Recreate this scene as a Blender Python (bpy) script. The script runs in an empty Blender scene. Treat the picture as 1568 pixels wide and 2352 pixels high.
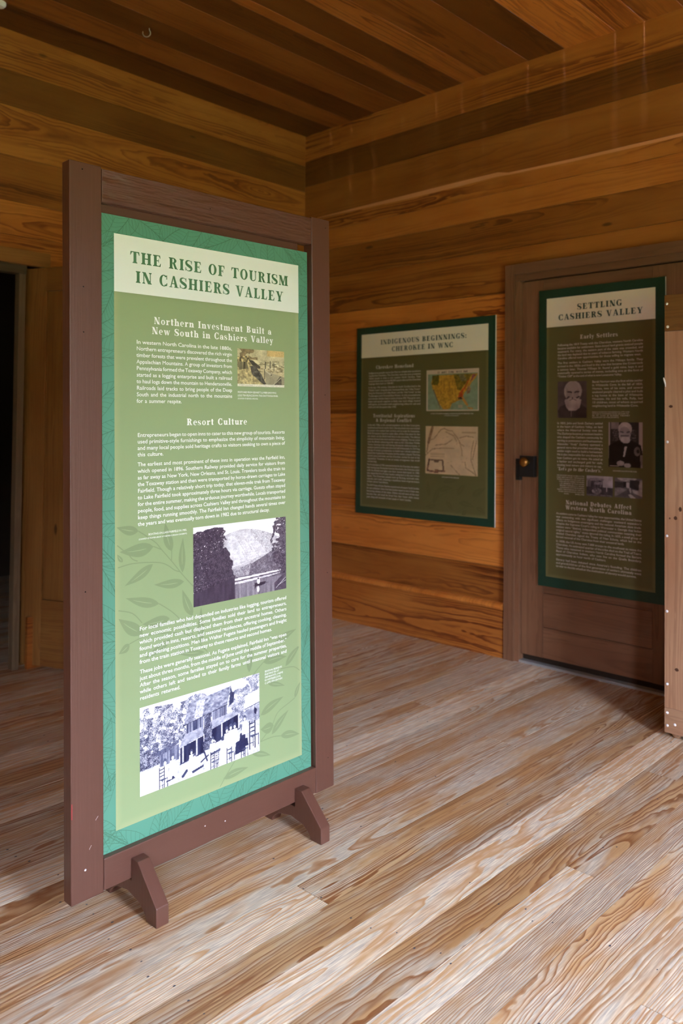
import bpy, bmesh, math, random
import numpy as np
from mathutils import Vector, Matrix

S = bpy.context.scene
COL = S.collection
random.seed(7)

# ------------------------------------------------------------------ camera
F_PX, PPX, PPY = 1871.78, 784.0, 929.86
YAW, PITCH, ROLL = 0.7629, 0.0236, 0.0098
CAM = Vector((4.0409, -3.8440, 1.26))
cyw, syw = math.cos(YAW), math.sin(YAW)
D = np.array([[cyw, 0, -syw], [syw, 0, cyw], [0, -1, 0]])
cp, sp = math.cos(PITCH), math.sin(PITCH)
cr, sr = math.cos(ROLL), math.sin(ROLL)
D = D @ np.array([[1, 0, 0], [0, cp, sp], [0, -sp, cp]]).T @ np.array([[cr, -sr, 0], [sr, cr, 0], [0, 0, 1]]).T
cam_d = bpy.data.cameras.new('camera')
cam = bpy.data.objects.new('camera', cam_d)
COL.objects.link(cam)
m = Matrix.Identity(4)
for i in range(3):
    m[i][0] = D[i][0]
    m[i][1] = -D[i][1]
    m[i][2] = -D[i][2]
    m[i][3] = CAM[i]
cam.matrix_world = m
cam_d.sensor_width = 36.0
cam_d.sensor_fit = 'AUTO'
cam_d.lens = F_PX / 2352.0 * 36.0
cam_d.shift_x = 0.0
cam_d.shift_y = -(1176.0 - PPY) / 2352.0
cam_d.clip_start = 0.02
cam_d.dof.use_dof = True
cam_d.dof.focus_distance = 2.25
cam_d.dof.aperture_fstop = 3.4
S.camera = cam

# ------------------------------------------------------------------ light
S.view_settings.view_transform = 'Standard'
S.view_settings.look = 'None'
S.view_settings.gamma = 1.0
S.view_settings.use_curve_mapping = False
S.view_settings.exposure = 4.7
S.cycles.max_bounces = 10
S.cycles.diffuse_bounces = 7
S.cycles.glossy_bounces = 4
S.cycles.sample_clamp_indirect = 6.0

SKY_ZENITH = (1.75, 2.05, 2.8)
SKY_LOW = (0.90, 0.95, 1.10)
world = bpy.data.worlds.new('overcast_sky')
S.world = world
world.use_nodes = True
wn = world.node_tree
wn.nodes.clear()
w_out = wn.nodes.new('ShaderNodeOutputWorld')
w_bg = wn.nodes.new('ShaderNodeBackground')
w_tc = wn.nodes.new('ShaderNodeTexCoord')
w_sep = wn.nodes.new('ShaderNodeSeparateXYZ')
w_cr = wn.nodes.new('ShaderNodeValToRGB')
wn.links.new(w_tc.outputs['Generated'], w_sep.inputs[0])
wn.links.new(w_sep.outputs['Z'], w_cr.inputs[0])
w_cr.color_ramp.elements[0].position = 0.0
w_cr.color_ramp.elements[0].color = SKY_LOW + (1,)
w_cr.color_ramp.elements[1].position = 0.7
w_cr.color_ramp.elements[1].color = SKY_ZENITH + (1,)
wn.links.new(w_cr.outputs[0], w_bg.inputs[0])
w_bg.inputs[1].default_value = 1.6
wn.links.new(w_bg.outputs[0], w_out.inputs[0])

ROOM_X, ROOM_Y, CEIL = 6.3, -6.4, 3.2375
# openings (a full-height glazed one and a small one) in the daylight wall (plane x = ROOM_X): (y0, y1, z0, z1)
WINDOWS = [(-3.30, -2.25, 0.40, 2.52), (-6.3, -5.5, 0.6, 2.4)]


def portal(y0, y1, z0, z1, side=1):
    ld = bpy.data.lights.new('window_portal', 'AREA')
    ld.shape = 'RECTANGLE'
    ld.size = y1 - y0
    ld.size_y = z1 - z0
    ld.cycles.is_portal = True
    o = bpy.data.objects.new('window_portal', ld)
    COL.objects.link(o)
    o.location = (ROOM_X + 0.16 if side > 0 else -0.15, (y0 + y1) / 2, (z0 + z1) / 2)
    o.rotation_euler = Vector((-side, 0, 0)).to_track_quat('-Z', 'Z').to_euler()


for w in WINDOWS:
    portal(*w)

# low-angled daylight from behind the house falls on the lawn outside
sun_d = bpy.data.lights.new('sun', 'SUN')
sun_d.energy = 2.5
sun_d.angle = math.radians(3)
sun_d.color = (1.0, 0.95, 0.86)
sun = bpy.data.objects.new('sun', sun_d)
COL.objects.link(sun)
sun.rotation_euler = Vector((0.75, 0.25, -1.0)).to_track_quat('-Z', 'Y').to_euler()


# ------------------------------------------------------------------ helpers
def lin(r, g, b):
    def f(c):
        c /= 255.0
        return c / 12.92 if c <= 0.04045 else ((c + 0.055) / 1.055) ** 2.4
    return (f(r), f(g), f(b))


class MB:
    """collects faces with uv (metres along / across) and a per-board colour (seed, pale, tone)"""

    def __init__(self):
        self.v, self.f, self.m, self.uv, self.c = [], [], [], [], []

    def face(self, pts, uvs=None, mat=0, col=(0.5, 0.5, 0.5)):
        b = len(self.v)
        self.v += [tuple(p) for p in pts]
        self.f.append(tuple(range(b, b + len(pts))))
        self.m.append(mat)
        self.uv.append(uvs if uvs else [(p[0], p[1]) for p in pts])
        self.c.append(col)

    def slab(self, o, a, b, c, mat=0, col=(0.5, 0.5, 0.5)):
        """box from corner o with edge vectors a (along the grain), b (across), c (thickness)"""
        o, a, b, c = Vector(o), Vector(a), Vector(b), Vector(c)
        if a.cross(b).dot(c) < 0:
            o = o + c
            c = -c
        la, lb, lc = a.length, b.length, c.length
        h = lb / 2
        P = lambda i, j, k: o + a * i + b * j + c * k
        U = lambda i, v: (la * i, v)
        q = self.face
        q([P(0, 0, 1), P(1, 0, 1), P(1, 1, 1), P(0, 1, 1)], [U(0, -h), U(1, -h), U(1, h), U(0, h)], mat, col)
        q([P(0, 0, 0), P(0, 1, 0), P(1, 1, 0), P(1, 0, 0)], [U(0, -h), U(0, h), U(1, h), U(1, -h)], mat, col)
        q([P(0, 0, 0), P(1, 0, 0), P(1, 0, 1), P(0, 0, 1)], [U(0, -h), U(1, -h), U(1, -h - lc), U(0, -h - lc)], mat, col)
        q([P(0, 1, 0), P(0, 1, 1), P(1, 1, 1), P(1, 1, 0)], [U(0, h), U(0, h + lc), U(1, h + lc), U(1, h)], mat, col)
        q([P(0, 0, 0), P(0, 0, 1), P(0, 1, 1), P(0, 1, 0)], [(0, -h), (lc, -h), (lc, h), (0, h)], mat, col)
        q([P(1, 0, 0), P(1, 1, 0), P(1, 1, 1), P(1, 0, 1)], [(la, -h), (la, h), (la + lc, h), (la + lc, -h)], mat, col)

    def prism(self, prof, x0, x1, axis='x', mat=0, col=(0.5, 0.5, 0.5)):
        """profile of (y, z) extruded along x"""
        n = len(prof)
        A = [Vector((x0, p[0], p[1])) for p in prof]
        B = [Vector((x1, p[0], p[1])) for p in prof]
        area = sum(prof[i][0] * prof[(i + 1) % n][1] - prof[(i + 1) % n][0] * prof[i][1] for i in range(n))
        if area < 0:
            A, B = B, A
        uvp = [(p[1], p[0]) for p in prof]
        self.face(list(reversed(A)), list(reversed(uvp)), mat, col)
        self.face(B, uvp, mat, col)
        acc = 0
        for i in range(n):
            j = (i + 1) % n
            L = (Vector(prof[j]) - Vector(prof[i])).length
            self.face([A[i], A[j], B[j], B[i]], [(acc, 0), (acc + L, 0), (acc + L, abs(x1 - x0)), (acc, abs(x1 - x0))], mat, col)
            acc += L

    def lathe(self, prof, o, axis, seg=20, mat=0, col=(0.5, 0.5, 0.5)):
        """profile of (radius, height) about an axis through o"""
        ax = Vector(axis).normalized()
        t = ax.orthogonal().normalized()
        s = ax.cross(t)
        o = Vector(o)
        R = []
        for r, h in prof:
            R.append([o + ax * h + (t * math.cos(2 * math.pi * k / seg) + s * math.sin(2 * math.pi * k / seg)) * r for k in range(seg)])
        for i in range(len(prof) - 1):
            for k in range(seg):
                k2 = (k + 1) % seg
                self.face([R[i][k], R[i][k2], R[i + 1][k2], R[i + 1][k]], None, mat, col)
        if prof[0][0] > 1e-6:
            self.face(list(reversed(R[0])), None, mat, col)
        if prof[-1][0] > 1e-6:
            self.face(R[-1], None, mat, col)

    def tube(self, pts, rad, seg=8, mat=0, col=(0.5, 0.5, 0.5)):
        pts = [Vector(p) for p in pts]
        rings = []
        for i, p in enumerate(pts):
            d = (pts[min(i + 1, len(pts) - 1)] - pts[max(i - 1, 0)]).normalized()
            t = d.orthogonal().normalized() if i == 0 else (rings_t - d * rings_t.dot(d)).normalized()
            rings_t = t
            s = d.cross(t)
            r = rad[i] if isinstance(rad, (list, tuple)) else rad
            rings.append([p + (t * math.cos(2 * math.pi * k / seg) + s * math.sin(2 * math.pi * k / seg)) * r for k in range(seg)])
        for i in range(len(pts) - 1):
            for k in range(seg):
                k2 = (k + 1) % seg
                self.face([rings[i][k], rings[i][k2], rings[i + 1][k2], rings[i + 1][k]], None, mat, col)
        self.face(list(reversed(rings[0])), None, mat, col)
        self.face(rings[-1], None, mat, col)

    def build(self, name, mats, parent=None, smooth=False, bevel=0.0, merge=True):
        me = bpy.data.meshes.new(name)
        me.from_pydata(self.v, [], self.f)
        mats = mats if isinstance(mats, (list, tuple)) else [mats]
        for mt in mats:
            me.materials.append(mt)
        me.polygons.foreach_set('material_index', self.m)
        uvl = me.uv_layers.new(name='UVMap')
        flat = [x for f in self.uv for p in f for x in p]
        uvl.data.foreach_set('uv', flat)
        ca = me.color_attributes.new('bd', 'FLOAT_COLOR', 'CORNER')
        cl = []
        for f, c in zip(self.f, self.c):
            cl += (list(c[:3]) + [1.0]) * len(f)
        ca.data.foreach_set('color', cl)
        if merge:
            bm = bmesh.new()
            bm.from_mesh(me)
            bmesh.ops.remove_doubles(bm, verts=bm.verts, dist=1e-5)
            bm.to_mesh(me)
            bm.free()
        if smooth:
            me.polygons.foreach_set('use_smooth', [True] * len(me.polygons))
        me.update()
        o = bpy.data.objects.new(name, me)
        COL.objects.link(o)
        if parent:
            o.parent = parent
        if bevel:
            bv = o.modifiers.new('bevel', 'BEVEL')
            bv.width = bevel
            bv.segments = 2
            bv.limit_method = 'ANGLE'
            bv.angle_limit = math.radians(30)
        return o


def tag(o, label, cat, group=None, kind=None):
    o['label'] = label
    o['category'] = cat
    if group:
        o['group'] = group
    if kind:
        o['kind'] = kind
    return o


def struct(o, label=None, cat=None):
    o['kind'] = 'structure'
    if label:
        o['label'] = label
        o['category'] = cat
    return o


def empty(name, loc=(0, 0, 0)):
    o = bpy.data.objects.new(name, None)
    o.empty_display_size = 0.1
    o.location = loc
    COL.objects.link(o)
    return o


# ------------------------------------------------------------------ materials
class NT:
    def __init__(self, name):
        self.mat = bpy.data.materials.new(name)
        self.mat.use_nodes = True
        self.t = self.mat.node_tree
        self.t.nodes.clear()
        self.out = self.t.nodes.new('ShaderNodeOutputMaterial')
        self.bs = self.t.nodes.new('ShaderNodeBsdfPrincipled')
        self.t.links.new(self.bs.outputs[0], self.out.inputs[0])

    def put(self, sock, val):
        if isinstance(val, bpy.types.NodeSocket):
            self.t.links.new(val, sock)
        elif val is not None:
            if hasattr(sock.default_value, '__len__') and isinstance(val, (tuple, list)):
                sock.default_value = tuple(val) + ((1.0,) if len(sock.default_value) == 4 and len(val) == 3 else ())
            else:
                sock.default_value = val

    def math(self, op, a, b=None, c=None, clamp=False):
        n = self.t.nodes.new('ShaderNodeMath')
        n.operation = op
        n.use_clamp = clamp
        self.put(n.inputs[0], a)
        if b is not None:
            self.put(n.inputs[1], b)
        if c is not None:
            self.put(n.inputs[2], c)
        return n.outputs[0]

    def comb(self, x, y, z=0.0):
        n = self.t.nodes.new('ShaderNodeCombineXYZ')
        for s, v in zip(n.inputs, (x, y, z)):
            self.put(s, v)
        return n.outputs[0]

    def sep(self, v):
        n = self.t.nodes.new('ShaderNodeSeparateXYZ')
        self.put(n.inputs[0], v)
        return n.outputs

    def noise(self, vec, scale=1.0, detail=2.0, rough=0.5):
        n = self.t.nodes.new('ShaderNodeTexNoise')
        self.put(n.inputs['Vector'], vec)
        n.inputs['Scale'].default_value = scale
        n.inputs['Detail'].default_value = detail
        n.inputs['Roughness'].default_value = rough
        return n.outputs[0]

    def voronoi(self, vec, scale=1.0):
        n = self.t.nodes.new('ShaderNodeTexVoronoi')
        self.put(n.inputs['Vector'], vec)
        n.inputs['Scale'].default_value = scale
        return n.outputs['Distance'], n.outputs['Color']

    def ramp(self, fac, stops, interp='LINEAR'):
        n = self.t.nodes.new('ShaderNodeValToRGB')
        r = n.color_ramp
        r.interpolation = interp
        while len(r.elements) < len(stops):
            r.elements.new(0.5)
        for e, (p, c) in zip(r.elements, stops):
            e.position = p
            e.color = (c, c, c, 1) if not isinstance(c, (tuple, list)) else tuple(c) + (1,)
        self.put(n.inputs[0], fac)
        return n.outputs[0]

    def mix(self, fac, a, b, blend='MIX'):
        n = self.t.nodes.new('ShaderNodeMix')
        n.data_type = 'RGBA'
        n.blend_type = blend
        self.put(n.inputs[0], fac)
        self.put(n.inputs[6], a)
        self.put(n.inputs[7], b)
        return n.outputs[2]

    def attr(self, name):
        n = self.t.nodes.new('ShaderNodeAttribute')
        n.attribute_name = name
        return n.outputs['Color']

    def uv(self):
        n = self.t.nodes.new('ShaderNodeUVMap')
        n.uv_map = 'UVMap'
        return n.outputs[0]

    def bump(self, h, strength=0.2, dist=0.002):
        n = self.t.nodes.new('ShaderNodeBump')
        n.inputs['Strength'].default_value = strength
        n.inputs['Distance'].default_value = dist
        self.put(n.inputs['Height'], h)
        self.t.links.new(n.outputs[0], self.bs.inputs['Normal'])

    def set(self, color=None, rough=None, spec=None, metal=None):
        if color is not None:
            self.put(self.bs.inputs['Base Color'], color)
        if rough is not None:
            self.put(self.bs.inputs['Roughness'], rough)
        if spec is not None:
            self.put(self.bs.inputs['Specular IOR Level'], spec)
        if metal is not None:
            self.put(self.bs.inputs['Metallic'], metal)
        return self.mat


def plain(name, col, rough=0.5, spec=0.5, metal=0.0):
    return NT(name).set(col, rough, spec, metal)


def wood(name, light, mid, dark, freq, contrast, rough, spec=0.4, knots=0.0, tone=(0.6, 1.35), grey=None, bump=0.1,
         fuzz=0.35, cath=0.26, irreg=5.0, fspread=0.8, figure=0.5, wave=0.9, gthr=0.42):
    n = NT(name)
    u, v, _ = n.sep(n.uv())
    seed, pale, tn = n.sep(n.attr('bd'))
    s50 = n.math('MULTIPLY', seed, 53.0)
    seed2 = n.math('FRACT', n.math('MULTIPLY', seed, 7.31))
    seed3 = n.math('FRACT', n.math('MULTIPLY', seed, 13.7))
    us = n.math('ADD', u, s50)
    low = n.noise(n.comb(n.math('MULTIPLY', us, 1.3), n.math('MULTIPLY', v, 5.0), s50), 1.0, 2.0)
    lowc = n.math('SUBTRACT', low, 0.5)
    wav = n.math('SUBTRACT', n.noise(n.comb(n.math('MULTIPLY', us, 7.0), n.math('MULTIPLY', v, 22.0), s50), 1.0, 2.0), 0.5)
    x = n.math('ADD', n.math('ADD', v, n.math('MULTIPLY', lowc, 0.06)), n.math('MULTIPLY', n.math('SUBTRACT', seed2, 0.5), 0.17))
    hn = n.noise(n.comb(n.math('MULTIPLY', us, 0.55), s50, 0.0), 1.0, 1.0)
    h = n.math('ADD', n.math('MULTIPLY', n.math('SUBTRACT', hn, 0.42), cath), n.math('MULTIPLY', wav, 0.012))
    r = n.math('SQRT', n.math('ADD', n.math('MULTIPLY', x, x), n.math('MULTIPLY', h, h)))
    fr = n.math('ADD', freq * 0.6, n.math('MULTIPLY', n.math('POWER', seed3, 2.0), freq * fspread))
    irr = n.noise(n.comb(n.math('MULTIPLY', r, 30.0), n.math('MULTIPLY', us, 0.25), s50), 1.0, 2.0)
    ring = n.math('ADD', n.math('ADD', n.math('MULTIPLY', r, fr), n.math('MULTIPLY', wav, wave)), n.math('MULTIPLY', irr, irreg))
    saw = n.math('FRACT', ring)
    grain = n.ramp(saw, [(0.0, 0.05), (0.35, 0.12), (0.62, 0.55), (0.86, 1.0), (0.95, 0.75), (1.0, 0.05)])
    fib = n.noise(n.comb(n.math('MULTIPLY', us, 9.0), n.math('MULTIPLY', v, 420.0), s50), 1.0, 2.0)
    g2 = n.math('ADD', grain, n.math('MULTIPLY', n.math('SUBTRACT', fib, 0.5), fuzz * 1.6))
    blot = n.noise(n.comb(n.math('MULTIPLY', us, 2.2), n.math('MULTIPLY', v, 9.0), n.math('ADD', s50, 7.0)), 1.0, 3.0)
    fig = n.noise(n.comb(n.math('MULTIPLY', us, 0.8), n.math('MULTIPLY', v, 6.0), n.math('ADD', s50, 19.0)), 1.0, 2.0)
    fig = n.math('ADD', 1.0 - figure, n.math('MULTIPLY', n.ramp(fig, [(0.38, 0.0), (0.62, 1.0)]), 2.0 * figure))
    con = n.math('MULTIPLY', fig, n.math('MULTIPLY', contrast, n.math('SUBTRACT', 1.25, pale)))
    g3 = n.math('MULTIPLY', g2, con, clamp=True)
    base = n.mix(n.ramp(blot, [(0.3, 0.0), (0.7, 1.0)]), light, mid)
    col = n.mix(g3, base, dark)
    if grey is not None:
        # worn lime-white and grey residue lying in the soft early wood
        gn = n.noise(n.comb(n.math('MULTIPLY', us, 3.0), n.math('MULTIPLY', v, 16.0), n.math('ADD', s50, 3.0)), 1.0, 4.0, 0.6)
        soft = n.math('SUBTRACT', 1.0, grain)
        gm = n.math('MULTIPLY', n.ramp(n.math('ADD', gn, n.math('MULTIPLY', n.math('SUBTRACT', pale, 0.5), 0.35)), [(gthr, 0.0), (gthr + .18, 1.0)]), soft)
        sp = n.noise(n.comb(n.math('MULTIPLY', us, 16.0), n.math('MULTIPLY', v, 240.0), s50), 1.0, 3.0)
        gcol = n.mix(n.ramp(sp, [(0.35, 0.0), (0.65, 1.0)]), grey[0], grey[1])
        col = n.mix(n.math('MULTIPLY', gm, 0.95), col, gcol)
    if knots:
        kd, _k = n.voronoi(n.comb(n.math('MULTIPLY', us, 1.7), n.math('MULTIPLY', v, 5.0), s50), 1.0)
        km = n.ramp(n.math('ADD', kd, n.math('MULTIPLY', wav, 0.06)), [(0.0, 1.0), (0.035, 0.9), (0.06, 0.0)])
        col = n.mix(n.math('MULTIPLY', km, knots), col, tuple(c * 0.25 for c in dark))
    tmul = n.math('ADD', tone[0], n.math('MULTIPLY', tn, tone[1] - tone[0]))
    tc = n.comb(tmul, tmul, tmul)
    col = n.mix(1.0, col, tc, 'MULTIPLY')
    n.set(col, rough, spec)
    if bump:
        n.bump(n.math('SUBTRACT', n.math('MULTIPLY', fib, 0.4), grain), bump, 0.0015)
    return n.mat


M = {}
M['wall'] = wood('varnished_pine_boards', (0.58, 0.215, 0.040), (0.45, 0.142, 0.022), (0.17, 0.036, 0.006), 42, 0.62, 0.40, 0.4, 0.7, (0.25, 1.5), bump=0.06, fuzz=0.2, figure=0.8)
M['floor'] = wood('worn_heart_pine_floor', (0.66, 0.45, 0.235), (0.54, 0.295, 0.115), (0.29, 0.115, 0.038), 62, 1.05, 0.5, 0.35, 0.0, (0.55, 1.35),
                  grey=((0.44, 0.405, 0.345), (0.80, 0.73, 0.57)), bump=0.25, fuzz=0.55, fspread=2.6, figure=0.2, irreg=6.0, wave=1.15, gthr=0.38)
M['door'] = wood('weathered_door_wood', (0.25, 0.125, 0.065), (0.20, 0.09, 0.045), (0.09, 0.036, 0.017), 40, 0.4, 0.5, 0.35, 0.8, (0.55, 1.4), bump=0.08, fuzz=0.3)
M['door_dark'] = wood('amber_door_wood', (0.34, 0.165, 0.042), (0.27, 0.115, 0.028), (0.12, 0.042, 0.010), 36, 0.4, 0.45, 0.35, 0.8, (0.5, 1.4), bump=0.08, fuzz=0.3)
M['jamb'] = wood('grey_jamb_wood', (0.17, 0.125, 0.07), (0.13, 0.09, 0.05), (0.07, 0.04, 0.02), 36, 0.4, 0.6, 0.3, 0.4, (0.5, 1.4), bump=0.08)
M['cupboard'] = wood('pale_pine_planks', (0.43, 0.265, 0.155), (0.34, 0.17, 0.09), (0.19, 0.08, 0.04), 30, 0.55, 0.42, 0.4, 0.9, (0.5, 1.4), bump=0.06, fuzz=0.25)
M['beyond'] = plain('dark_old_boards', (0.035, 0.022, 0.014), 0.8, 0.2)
M['iron'] = plain('black_iron', (0.012, 0.012, 0.013), 0.5, 0.4)
M['nail'] = plain('dark_floor_nail', (0.05, 0.055, 0.075), 0.5, 0.5)
M['nail_glint'] = plain('nail_head_glint', (0.88, 0.89, 0.92), 0.15, 0.9, 0.2)  # near-white base colour stands in for the highlights on the nail heads
M['brass'] = plain('amber_brass', (0.30, 0.12, 0.02), 0.18, 0.6, 0.7)
M['strip'] = plain('grey_threshold', (0.33, 0.34, 0.33), 0.6, 0.3)
M['white'] = plain('white_board_core', (0.75, 0.75, 0.74), 0.5, 0.3)
M['hook'] = plain('pale_hook', (0.5, 0.4, 0.34), 0.4, 0.4)
M['knot'] = plain('dark_knot', (.07, .028, .014), .5, .3)
M['red'] = plain('red_scuff', (0.42, 0.03, 0.035), 0.5, 0.4)
M['scuff'] = plain('pale_paint_chip', (0.6, 0.55, 0.55), 0.6, 0.3)
M['hole'] = plain('nail_hole', (0.01, 0.008, 0.007), 0.8, 0.1)
M['blocker_dark'] = plain('sky_blocker_dark', (.03, .045, .018), .9, .1)
M['outside_grass'] = plain('lawn_green', (0.14, 0.17, 0.06), 0.9, 0.1)


def paint_mat(name, ripple):
    n = NT(name)
    u, v, _ = n.sep(n.uv())
    seed, _p, _t = n.sep(n.attr('bd'))
    s = n.math('MULTIPLY', seed, 31.0)
    a = n.noise(n.comb(n.math('ADD', n.math('MULTIPLY', u, 5.0), s), n.math('MULTIPLY', v, 160.0), s), 1.0, 3.0)
    wv = n.noise(n.comb(n.math('ADD', n.math('MULTIPLY', u, 9.0), s), n.math('MULTIPLY', v, 38.0), s), 1.0, 2.0)
    saw = n.math('FRACT', n.math('ADD', n.math('MULTIPLY', v, 70.0), n.math('MULTIPLY', wv, 6.0)))
    b = n.noise(n.comb(n.math('ADD', n.math('MULTIPLY', u, 3.0), s), n.math('MULTIPLY', v, 12.0), s), 1.0, 3.0)
    c = n.mix(b, (0.096, 0.038, 0.024), (0.116, 0.048, 0.031))
    n.set(c, 0.40, 0.45)
    n.bs.inputs['Coat Weight'].default_value = 0.25
    n.bs.inputs['Coat Roughness'].default_value = 0.25
    n.bump(n.math('ADD', a, n.math('MULTIPLY', saw, ripple)), 0.35 + 0.5 * (ripple > .5), 0.0015 + 0.003 * (ripple > .5))
    return n.mat


M['paint'] = paint_mat('red_brown_paint', 0.12)
M['paint_rough'] = paint_mat('red_brown_paint_raised_grain', 0.9)


def vcol_mat(name, rough=0.35, spec=0.5):
    n = NT(name)
    return n.set(n.attr('print'), rough, spec)


M['print'] = vcol_mat('printed_picture', 0.33, 0.45)

# ------------------------------------------------------------------ the setting
rnd = random.Random(11)


def bcol(r, tone, pale=0.5):
    return (r.random(), pale, tone)


# floor: boards run along y; seams (x) read off the photograph
seams = [-2.656 + 0.118 * i for i in range(33)] + [1.262, 1.335, 1.405, 1.498, 1.575, 1.69, 1.80, 1.928, 2.045, 2.165, 2.285, 2.405, 2.525, 2.641,
         2.763, 2.881, 2.964, 3.06, 3.165, 3.272, 3.385, 3.50] + [3.50 + 0.115 * i for i in range(1, 26)]
seams = sorted(s for s in seams)
# (pale, tone) of the boards the photograph shows, keyed by the lower seam
look = {1.335: (0.55, .40), 1.405: (1.0, .74), 1.498: (.35, .42), 1.575: (0.55, .45), 1.69: (.45, .5), 1.80: (1.0, .74), 1.928: (.35, .46), 2.045: (.3, .44),
        2.165: (.45, .52), 2.285: (.35, .5), 2.405: (1.0, .72), 2.525: (.3, .36), 2.641: (.95, .8), 2.763: (.35, .40), 2.881: (1.05, .72),
        2.964: (.45, .55), 3.06: (.45, .6), 3.165: (.6, .62), 3.272: (.8, .7), 3.385: (.5, .6)}
ends = {2.405: [-2.29], 2.881: [-1.677], 1.69: [-0.9], 2.165: [-1.02], 1.575: [-2.9], 1.218: [-2.35], 2.285: [-3.3], 0.99: [-1.6]}
fl = MB()
EPS = 0.0009
for i in list(range(2, len(seams) - 1)) + [0, 1]:
    x0, x1 = seams[i], seams[i + 1]
    if x1 > ROOM_X + 0.15 or x1 - x0 < 0.02:
        continue
    key = min(look, key=lambda k: abs(k - x0))
    pale, tone = look[key] if abs(key - x0) < 0.004 else (rnd.choice([.3, .45, .5, .95]), rnd.uniform(.38, .62))
    k2 = min(ends, key=lambda k: abs(k - x0))
    cuts = [ROOM_Y - 0.1 if x0 > -.14 else -3.70] + (ends[k2] if abs(k2 - x0) < 0.004 else [rnd.uniform(-3.5, -0.5)] if rnd.random() < .4 else []) + [0.12]
    for j in range(len(cuts) - 1):
        dz = rnd.uniform(-0.0006, 0.0)
        pp, tt = pale, tone
        if j == 1:
            pp, tt = (0.25, .45) if pale > .8 else (min(1, pale + .25), tone)
        fl.slab((x0 + EPS, cuts[j] + EPS, -0.03 + dz), (0, cuts[j + 1] - cuts[j] - 2 * EPS, 0), (x1 - x0 - 2 * EPS, 0, 0), (0, 0, 0.03),
                0, (rnd.random(), pp, tt))
# dark nail heads in pairs across the boards
for y in (-3.35, -2.75, -2.27, -1.95, -1.48, -1.05, -0.55):
    for i in range(len(seams) - 1):
        x0, x1 = seams[i], seams[i + 1]
        if x0 < 0.2 or x1 > 3.6 or x1 - x0 < .05:
            continue
        for fx in (0.25, 0.75):
            if rnd.random() < 0.6:
                cx = x0 + (x1 - x0) * fx + rnd.uniform(-.008, .008)
                cy = y + rnd.uniform(-.03, .03)
                rr = rnd.uniform(.0016, .0030)
                fl.face([(cx + rr * math.cos(t * .785) , cy + rr * 1.5 * math.sin(t * .785), 0.0006) for t in range(8)], None, 1)
floor = struct(fl.build('floor', [M['floor'], M['nail']], merge=False), 'worn heart pine plank floor with lime-white grain', 'floor')

# ceiling boards run along y
cl = MB()
cs = [-0.03, 0.243, 0.43, 0.63, 0.865, 1.05, 1.118, 1.305, 1.46, 1.738, 1.953, 2.232, 2.381]
ct = [.0, .26, .02, .22, .04, .40, .06, .46, .24, .06, .80, .60, .46]
while cs[-1] < ROOM_X + 0.1:
    cs.append(cs[-1] + rnd.uniform(.15, .24))
    ct.append(rnd.uniform(.3, .7))
for i in range(len(cs) - 1):
    cl.slab((cs[i] + .001, ROOM_Y - .1, CEIL), (0, -ROOM_Y + .2, 0), (cs[i + 1] - cs[i] - .002, 0, 0), (0, 0, .03 + .002 * (i % 2)), 0,
            (rnd.random(), rnd.choice([.3, .5, .7]), ct[i]))
struct(cl.build('ceiling', M['wall'], merge=False), 'dark varnished plank ceiling', 'ceiling')

# right wall (plane y = 0): horizontal boards, (z0, z1, tone, pale)
rb = [(0.0, .29, .45, .6), (.29, .487, .36, .2), (.487, .735, .86, .55), (.735, .98, .80, .4), (.98, 1.33, .82, .5), (1.33, 1.48, .50, .5), (1.48, 1.73, .52, .45),
      (1.73, 1.99, .74, .2), (1.99, 2.232, .34, .5), (2.232, 2.42, .24, .5), (2.42, 2.553, .52, .9), (2.553, 2.645, .48, .1), (2.645, 2.885, .27, .8),
      (2.885, 3.06, .06, .6), (3.06, CEIL, .42, .3)]
DOOR_X0, DOOR_X1, DOOR_TOP = 1.705, 2.60, 2.045
wr = MB()
for z0, z1, t, p in rb:
    segs = [(-0.02, ROOM_X + 0.15)] if z0 >= DOOR_TOP - .02 else [(-0.02, DOOR_X0), (DOOR_X1, ROOM_X + .15)]
    zz0 = z0
    if z0 < DOOR_TOP < z1:
        segs = [(-0.02, DOOR_X0), (DOOR_X1, ROOM_X + .15)]
        wr.slab((DOOR_X0, 0, DOOR_TOP), (DOOR_X1 - DOOR_X0, 0, 0), (0, 0, z1 - DOOR_TOP - .001), (0, .03, 0), 0, (rnd.random(), p, t))
    for a, b in segs:
        wr.slab((a, 0, zz0 + .0008), (b - a, 0, 0), (0, 0, z1 - zz0 - .0016), (0, .03, 0), 0, (rnd.random(), p, t))
# raw light streak where the varnish is missing
sx = [0.12, .5, .9, 1.3, 1.55, 1.62, 2.0, 2.4, 2.9]
szt = [2.655, 2.660, 2.664, 2.668, 2.668, 2.652, 2.645, 2.645, 2.640]
szb = [2.651, 2.645, 2.638, 2.640, 2.645, 2.640, 2.630, 2.628, 2.630]
for i in range(len(sx) - 1):
    wr.face([(sx[i], -.0006, szb[i]), (sx[i + 1], -.0006, szb[i + 1]), (sx[i + 1], -.0006, szt[i + 1]), (sx[i], -.0006, szt[i])],
            [(sx[i], 0), (sx[i + 1], 0), (sx[i + 1], .02), (sx[i], .02)], 3, (.3, .8, .5))
wr.slab((-.02, .03, -.03), (ROOM_X + .17, 0, 0), (0, 0, CEIL + .06), (0, .12, 0), 2, (.3, .5, .4))
struct(wr.build('wall_right', [M['wall'], M['cupboard'], M['beyond'], plain('raw_pine_streak', (.62, .27, .11), .5, .3)], merge=False), 'right wall of orange varnished horizontal planks', 'wall')

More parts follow.
